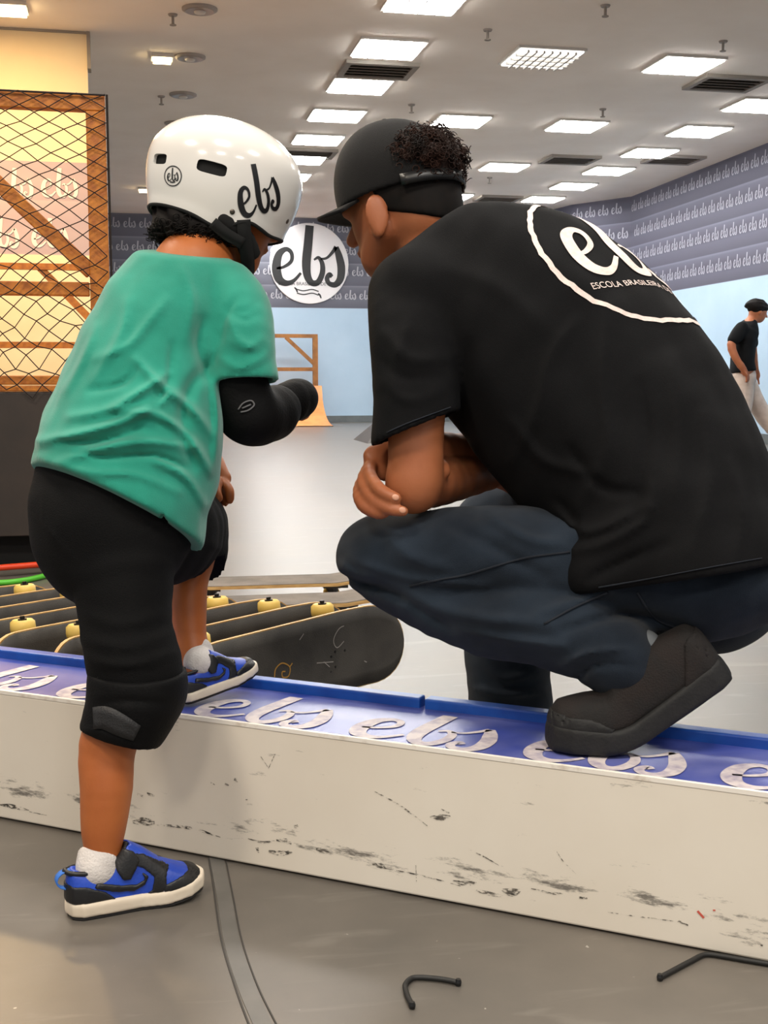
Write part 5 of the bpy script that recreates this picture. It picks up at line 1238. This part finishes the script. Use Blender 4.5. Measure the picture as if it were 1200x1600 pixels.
V, Fc = f.mesh(1); to = mk('shirt', V, Fc, M['shirt_black'], man, smooth=True); bvt = bvh_of(V, Fc)
strip_on(bvt, [(935,918),(1010,905),(1100,888),(1190,872)], (1.6,)*4, 'hem_stitching', M['seam'], to, .0012)
strip_on(bvt, [(604,676),(640,660),(704,636)], (1.6,)*3, 'cuff_stitching', M['seam'], to, .0012)
# printed badge on the back of the shirt
_h = bvt.ray_cast(Vector(CAM), Vector(nrm(ray(940, 398)))); pc, pn = np.array(_h[0]), np.array(_h[1]); pn = pn if pn@FW < 0 else -pn
pn = nrm(pn+UPZ*.25)
def tangent(vx, vy):
    v = RT*vx+UP*vy; rd = nrm(pc-CAM); return nrm(v-rd*((v@pn)/(rd@pn)))
pr_, pu = tangent(1, .06), tangent(-.77, .62)
PR = .138
def back_print(V2, F2, c, s, nm, maxlen): 
    Vd, Fd = densify(V2, F2, maxlen); mb = MB(); decal(mb, Vd, Fd, c, pr_, pu, -pn, bvt, .0014, s); return mb.mk(nm, M['print_white'], to)
pcc = pc+pr_*.040+pu*.004
V2, F2 = ring2d(.945, 1.0, 96, .006); back_print(V2, F2, pcc, PR, 'printed_ring', .2)
V2, F2 = ebs2d(8); back_print(V2, F2, pcc+pu*.022, .094, 'printed_letters', .18)
V2, F2 = text2d('ESCOLA BRASILEIRA DE SKATE', .0145); back_print(V2, F2, pcc-pu*.062, 1.0, 'printed_small_text', .02)
# --- hair: short sides and the curly top that spills out of the cap
hs = Solid().ell(mp_(.000, 0, .0), (mf, ml, mu), (.0975, .0800, .1055)).tube([Sec(mp_(-.030, 0, -.06), .0615), S1(668, 372, 1.965, .0595)], .02).field(.0034)
hs.plane(U(655, 343, 1.95), -UPZ*.95-RT*.14, .006); hs.plane(mp_(.016, 0, 0), mf*.95-mu*.30, .006); hs.plane(mp_(0, 0, .075), mu, .004)
V, Fc = hs.mesh(1); ho = mk('short_hair', V, Fc, M['hair'], man, smooth=True)
rng = np.random.RandomState(9); cl = Solid().ell(mp_(-.054, 0, .014), (mf, ml, mu), (.046, .060, .048), .01)
for _ in range(40):
    v = nrm(rng.normal(size=3)); v[2] = abs(v[2])*.9; cl.ball(mp_(-.054+v[0]*.042, v[1]*.056, .016+v[2]*.044), rng.uniform(.010, .017), .006)
f = cl.field(.0034); f.disp(lambda P: wav(P, 240, .003, 3)); V, Fc = f.mesh(0); co = mk('curly_hair', V, Fc, M['hair_brown'], man, smooth=True)
mb = MB(); ids = rng.choice(len(V), 900); bvx = bvh_of(V, Fc); roots = V[ids]; nor = [nrm(p-mp_(-.050, 0, .004)) for p in roots]
curls(mb, roots, nor, rng, .014, .0048, .0011, 1.6, 0.0); mb.mk('curls', M['hair_brown'], co, smooth=True, kind='stuff')
# --- cap
cap = empty('cap', ORG[man]); cap.parent = man; cap.location = (0, 0, 0); ORG[cap] = ORG[man]
cr = Solid().ell(mp_(.009, 0, -.012), (mf, ml, mu), (.104, .089, .122), .02).ell(mp_(.040, 0, .020), (mf, ml, mu), (.070, .074, .086), .03).field(.0034)
cr.plane(mp_(0, 0, -.018), -mu, .003); cr.sub(Solid().ell(mp_(.008, 0, -.012), (mf, ml, mu), (.098, .083, .113), .02).field(0, cr.g), .002)
arch = Solid().tube([Sec(mp_(-.14, 0, -.010), .045, .034, ml), Sec(mp_(-.05, 0, .012), .050, .044, ml)], .01).field(0, cr.g); cr.sub(arch, .003)
V, Fc = cr.mesh(1); mk('crown', V, Fc, M['cap_cloth'], cap, smooth=True)
Vb = []; nu_, nv_ = 25, 9
for i in range(nu_):
    a = math.radians(-68+136*i/(nu_-1))
    for j in range(nv_):
        t = j/(nv_-1); r0x, r0y = .100, .084; ext = .060*math.cos(a*.82)**.7
        x, y = (r0x+ext*t)*math.cos(a), (r0y+ext*t*.72)*math.sin(a); Vb.append(mp_(x, y, -.006-.026*(y/.084)**2*.6-.004*t))
Fb = [(i*nv_+j, i*nv_+j+1, (i+1)*nv_+j+1, (i+1)*nv_+j) for i in range(nu_-1) for j in range(nv_-1)]
o = mk('brim', Vb, Fb, M['cap_cloth'], cap, smooth=True); sm = o.modifiers.new('t', 'SOLIDIFY'); sm.thickness = .005; sm.offset = 0
MB().lathe(mp_(.012, 0, .108), mu, [(.008, 0), (.008, .004), (.004, .008)], 14).mk('top_button', M['cap_cloth'], cap, smooth=True)
sp = [mp_(-.1015*math.cos(a), .088*math.sin(a), -.014) for a in np.linspace(-1.1, 1.1, 19)]; Vv = []
for p in sp: Vv += [p+mu*.009, p-mu*.009]
o = mk('back_strap', Vv, [(2*i, 2*i+1, 2*i+3, 2*i+2) for i in range(18)], M['black_plastic'], cap, smooth=True); sm = o.modifiers.new('t', 'SOLIDIFY'); sm.thickness = .0025; sm.offset = 0
# --- boots
def boot(parent, toe, back, up, bend, L_=.292):
    """toe point, direction toe->heel, upward; bend lifts the heel about the ball of the foot"""
    ex = nrm(back); ez = nrm(up-ex*(up@ex)); ey = np.cross(ez, ex)
    g = Grid((-.02, -.07, -.01), (L_+.02, .07, .17), .0034); X, Y, Z = g.axes(tuple(slice(0, int(n)) for n in g.n)); t = X/L_
    w = np.interp(t, [0, .04, .12, .28, .5, .75, .92, .98, 1], [.008, .030, .044, .050, .042, .040, .036, .024, .006])
    dx = np.maximum(-X, X-L_); sole = smax(smax(np.abs(Y)-w-.003, np.maximum(.001-Z, Z-.034-.006*np.cos(t*3.1)**2), .008), dx, .012)
    top = np.interp(t, [0, .06, .18, .32, .48, .6, .8, .95, 1.0], [.050, .068, .076, .082, .098, .106, .104, .098, .085]); base = .028
    zz = (Z-base)/(top-base); wu = w*.97*np.sqrt(np.maximum(1-np.clip(zz, 0, .999)**2.4*.75, .03))
    upf = smax(smax(np.abs(Y)-wu, np.maximum(base-Z, Z-top), .016), dx+.004, .016)
    sf, uf = Field(g, np.broadcast_to(sole, g.n).astype(np.float32).copy()), Field(g, np.broadcast_to(upf, g.n).astype(np.float32).copy())
    tread = Field(g, np.broadcast_to(smax(np.abs(Z-.017)-.0016, np.abs(sole+.0)-.0015, .0005), g.n).astype(np.float32).copy())
    xb = .105
    def W(V):
        V = V.copy(); x, z = V[:, 0].copy(), V[:, 2].copy(); a = bend*np.clip((x-xb+.03)/.07, 0, 1); xs_ = np.minimum(x, xb-.03); rem = np.maximum(x-(xb-.03), 0)
        # walk the bent sole line
        n = 200; u_ = np.linspace(0, L_, n); aa = bend*np.clip((u_-xb+.03)/.07, 0, 1); cx = np.concatenate([[0], np.cumsum(np.cos(aa[:-1])*np.diff(u_))]); cz = np.concatenate([[0], np.cumsum(np.sin(aa[:-1])*np.diff(u_))])
        bx = np.interp(x, u_, cx)+np.where(x < 0, x, 0)+np.where(x > L_, (x-L_)*math.cos(bend), 0); bz_ = np.interp(x, u_, cz)+np.where(x > L_, (x-L_)*math.sin(bend), 0)
        V[:, 0] = bx-np.sin(a)*z; V[:, 2] = bz_+np.cos(a)*z
        return toe+np.outer(V[:, 0], ex)+np.outer(V[:, 1], ey)+np.outer(V[:, 2], ez)
    bt = empty('boot', ORG[parent]); bt.parent = parent; bt.location = (0, 0, 0); ORG[bt] = ORG[parent]
    for f_, nm, m in ((uf, 'upper', M['suede']), (sf, 'sole', M['rubber_black'])): V, Fc = f_.mesh(1); mk(nm, W(V), Fc, m, bt, smooth=True)
    xs, zs = X[:, :, 0:1], Z[0:1, 0:1, :]
    for nm, poly, m in (('toe_rand', [(-.02, .02), (.085, .02), (.10, .038), (.06, .052), (-.02, .058)], M['rubber_black']), ('heel_counter', [(.215, .02), (.32, .02), (.32, .09), (.26, .085)], M['suede'])):
        sd = sd_poly(xs+0*zs, zs+0*xs, poly); f_ = Field(g, smax(uf.a-np.float32(.003), np.broadcast_to(sd, g.n).astype(np.float32), .002)); f_.a = np.maximum(f_.a, -(uf.a+.002)); V, Fc = f_.mesh(1); mk(nm, W(V), Fc, m, bt, smooth=True)
    return bt
boot(man, b_toe+np.array([0, 0, 0]), b_dir, UPZ, math.radians(36))
rf = U(800, 1215, 2.12); rdir = horiz(.62, -.78); boot(man, np.array([rf[0], rf[1], .001])-rdir*.205, rdir, UPZ, 0.0)
# pale sock glimpse above the boot
f = Solid().tube([S1(1006, 1012, 1.70, .026), S1(1004, 1030, 1.70, .028)], .01).field(.003); V, Fc = f.mesh(1); mk('sock', V, Fc, mat('grey_sock', (96, 100, 104), .9), man, smooth=True)

# ================================================================ the walker far off
D3 = 12.6
def w(x, y, dd=0.0): return U(x, y, D3+dd)
wk = Solid()
hd = w(1184, 486)
wf, wl, wu_ = basis(.99, .1, math.radians(16))
q = lambda x, y, z: hd+wf*x+wl*y+wu_*z
wk.ell(q(0, 0, .01), (wf, wl, wu_), (.095, .078, .10)).ell(q(.04, 0, -.05), (wf, wl, wu_), (.052, .056, .065), .03).tube([Sec(q(.098, 0, -.01), .010), Sec(q(.112, 0, -.03), .013)], .012)
for s_ in (1, -1): wk.ell(q(0, s_*.078, -.015), (wf, wl, wu_), (.018, .012, .03), .01)
wk.tube([Sec(q(-.02, 0, -.06), .055), Sec(w(1174, 502), .06), Sec(w(1165, 520), .10, .15)], .03)
wk.tube([Sec(w(1165, 525), .10, .16), Sec(w(1160, 560), .095, .15), Sec(w(1162, 592), .10, .15)], .03)
wk.tube([Sec(w(1158, 514, -.16), .052), Sec(w(1143, 538, -.19), .045), Sec(w(1150, 560, -.21), .038), Sec(w(1161, 576, -.2), .032)], .02)
wk.tube([Sec(w(1161, 576, -.2), .032), Sec(w(1165, 584, -.2), .036, .02)], .01)
for i in range(4): wk.tube([Sec(w(1165+1.0*i, 585, -.21+.02*i), .0125), Sec(w(1167+.8*i, 592, -.21+.02*i), .0115), Sec(w(1166+.6*i, 597, -.20+.02*i), .010)], .004)
wk.tube([Sec(w(1163, 580, -.225), .012), Sec(w(1168, 587, -.235), .010)], .005)
wk.tube([Sec(w(1170, 514, .16), .052), Sec(w(1176, 545, .19), .044), Sec(w(1180, 575, .2), .034), Sec(w(1183, 588, .2), .032)], .02)
for i in range(4): wk.tube([Sec(w(1184, 590, .18+.02*i), .0125), Sec(w(1186, 600, .18+.02*i), .010)], .004)
zf = lambda x, d: G(x, 700)[2]
rfoot = np.array([w(1222, 700)[0], w(1222, 700)[1], .05]); bfoot = np.array([w(1128, 700)[0], w(1128, 700)[1], .10])
wk.tube([Sec(w(1164, 596, .05), .06), Sec(w(1186, 640, .08), .045), Sec(w(1207, 668, .08), .045), Sec(rfoot+UPZ*.03, .035)], .02)
wk.tube([Sec(w(1160, 596, -.05), .06), Sec(w(1162, 640, -.08), .045), Sec(w(1140, 672, -.08), .045), Sec(bfoot+UPZ*.03, .035)], .02)
V, Fc = wk.field(.010).mesh(1)
walker = mk('person', V, Fc, M['skin_man'], loc=(w(1165, 690)[0], w(1165, 690)[1], 0), smooth=True, label='person in black shirt and beige trousers walking far off at the right edge', cat='person')
f = Solid().tube([Sec(w(1173, 506), .06, .08), Sec(w(1165, 522), .115, .175), Sec(w(1160, 560), .118, .17), Sec(w(1162, 590), .125, .17)], .03)
f.tube([Sec(w(1160, 512, -.15), .07), Sec(w(1146, 532, -.18), .062)], .04).tube([Sec(w(1170, 512, .15), .07), Sec(w(1175, 536, .18), .062)], .04)
f = f.field(.011); f.plane(w(1162, 581), -UPZ+RT*.12, .01); f.disp(lambda P: wav(P, 14, .007, 8)); V, Fc = f.mesh(1); mk('shirt', V, Fc, M['shirt_black'], walker, smooth=True)
f = Solid().tube([Sec(w(1164, 585), .115, .16), Sec(w(1166, 600, .06), .11, .12), Sec(w(1187, 640, .08), .092), Sec(w(1207, 668, .08), .078), Sec(rfoot+UPZ*.06, .07)], .02).tube([Sec(w(1162, 590, -.04), .11, .11), Sec(w(1162, 640, -.08), .09), Sec(w(1141, 670, -.08), .078), Sec(bfoot+UPZ*.07, .07)], .03).field(.011)
f.disp(lambda P: wav(P, 16, .007, 18)); V, Fc = f.mesh(1); mk('trousers', V, Fc, cloth('beige_trousers', (196, 178, 166), (180, 162, 150)), walker, smooth=True)
f = Solid().ell(q(-.020, 0, .038), (wf, wl, wu_), (.115, .10, .085), .02).ell(q(-.075, 0, .035), (wf, wl, wu_), (.065, .075, .05), .03).field(.009); f.plane(q(.075, 0, 0), wf-wu_*.3, .01); f.disp(lambda P: wav(P, 70, .006, 9)); V, Fc = f.mesh(1); mk('hair', V, Fc, M['hair'], walker, smooth=True)
for ft in (rfoot, bfoot):
    f = Solid().tube([Sec(ft+np.array([-.06, 0, 0]), .045), Sec(ft+np.array([.08, -.01, -.008]), .042), Sec(ft+np.array([.17, -.02, -.016]), .032)], .02).field(.009); f.plane(ft-UPZ*.046, -UPZ, .004); V, Fc = f.mesh(1); so = mk('shoe', V, Fc, M['leather_black'], walker, smooth=True)
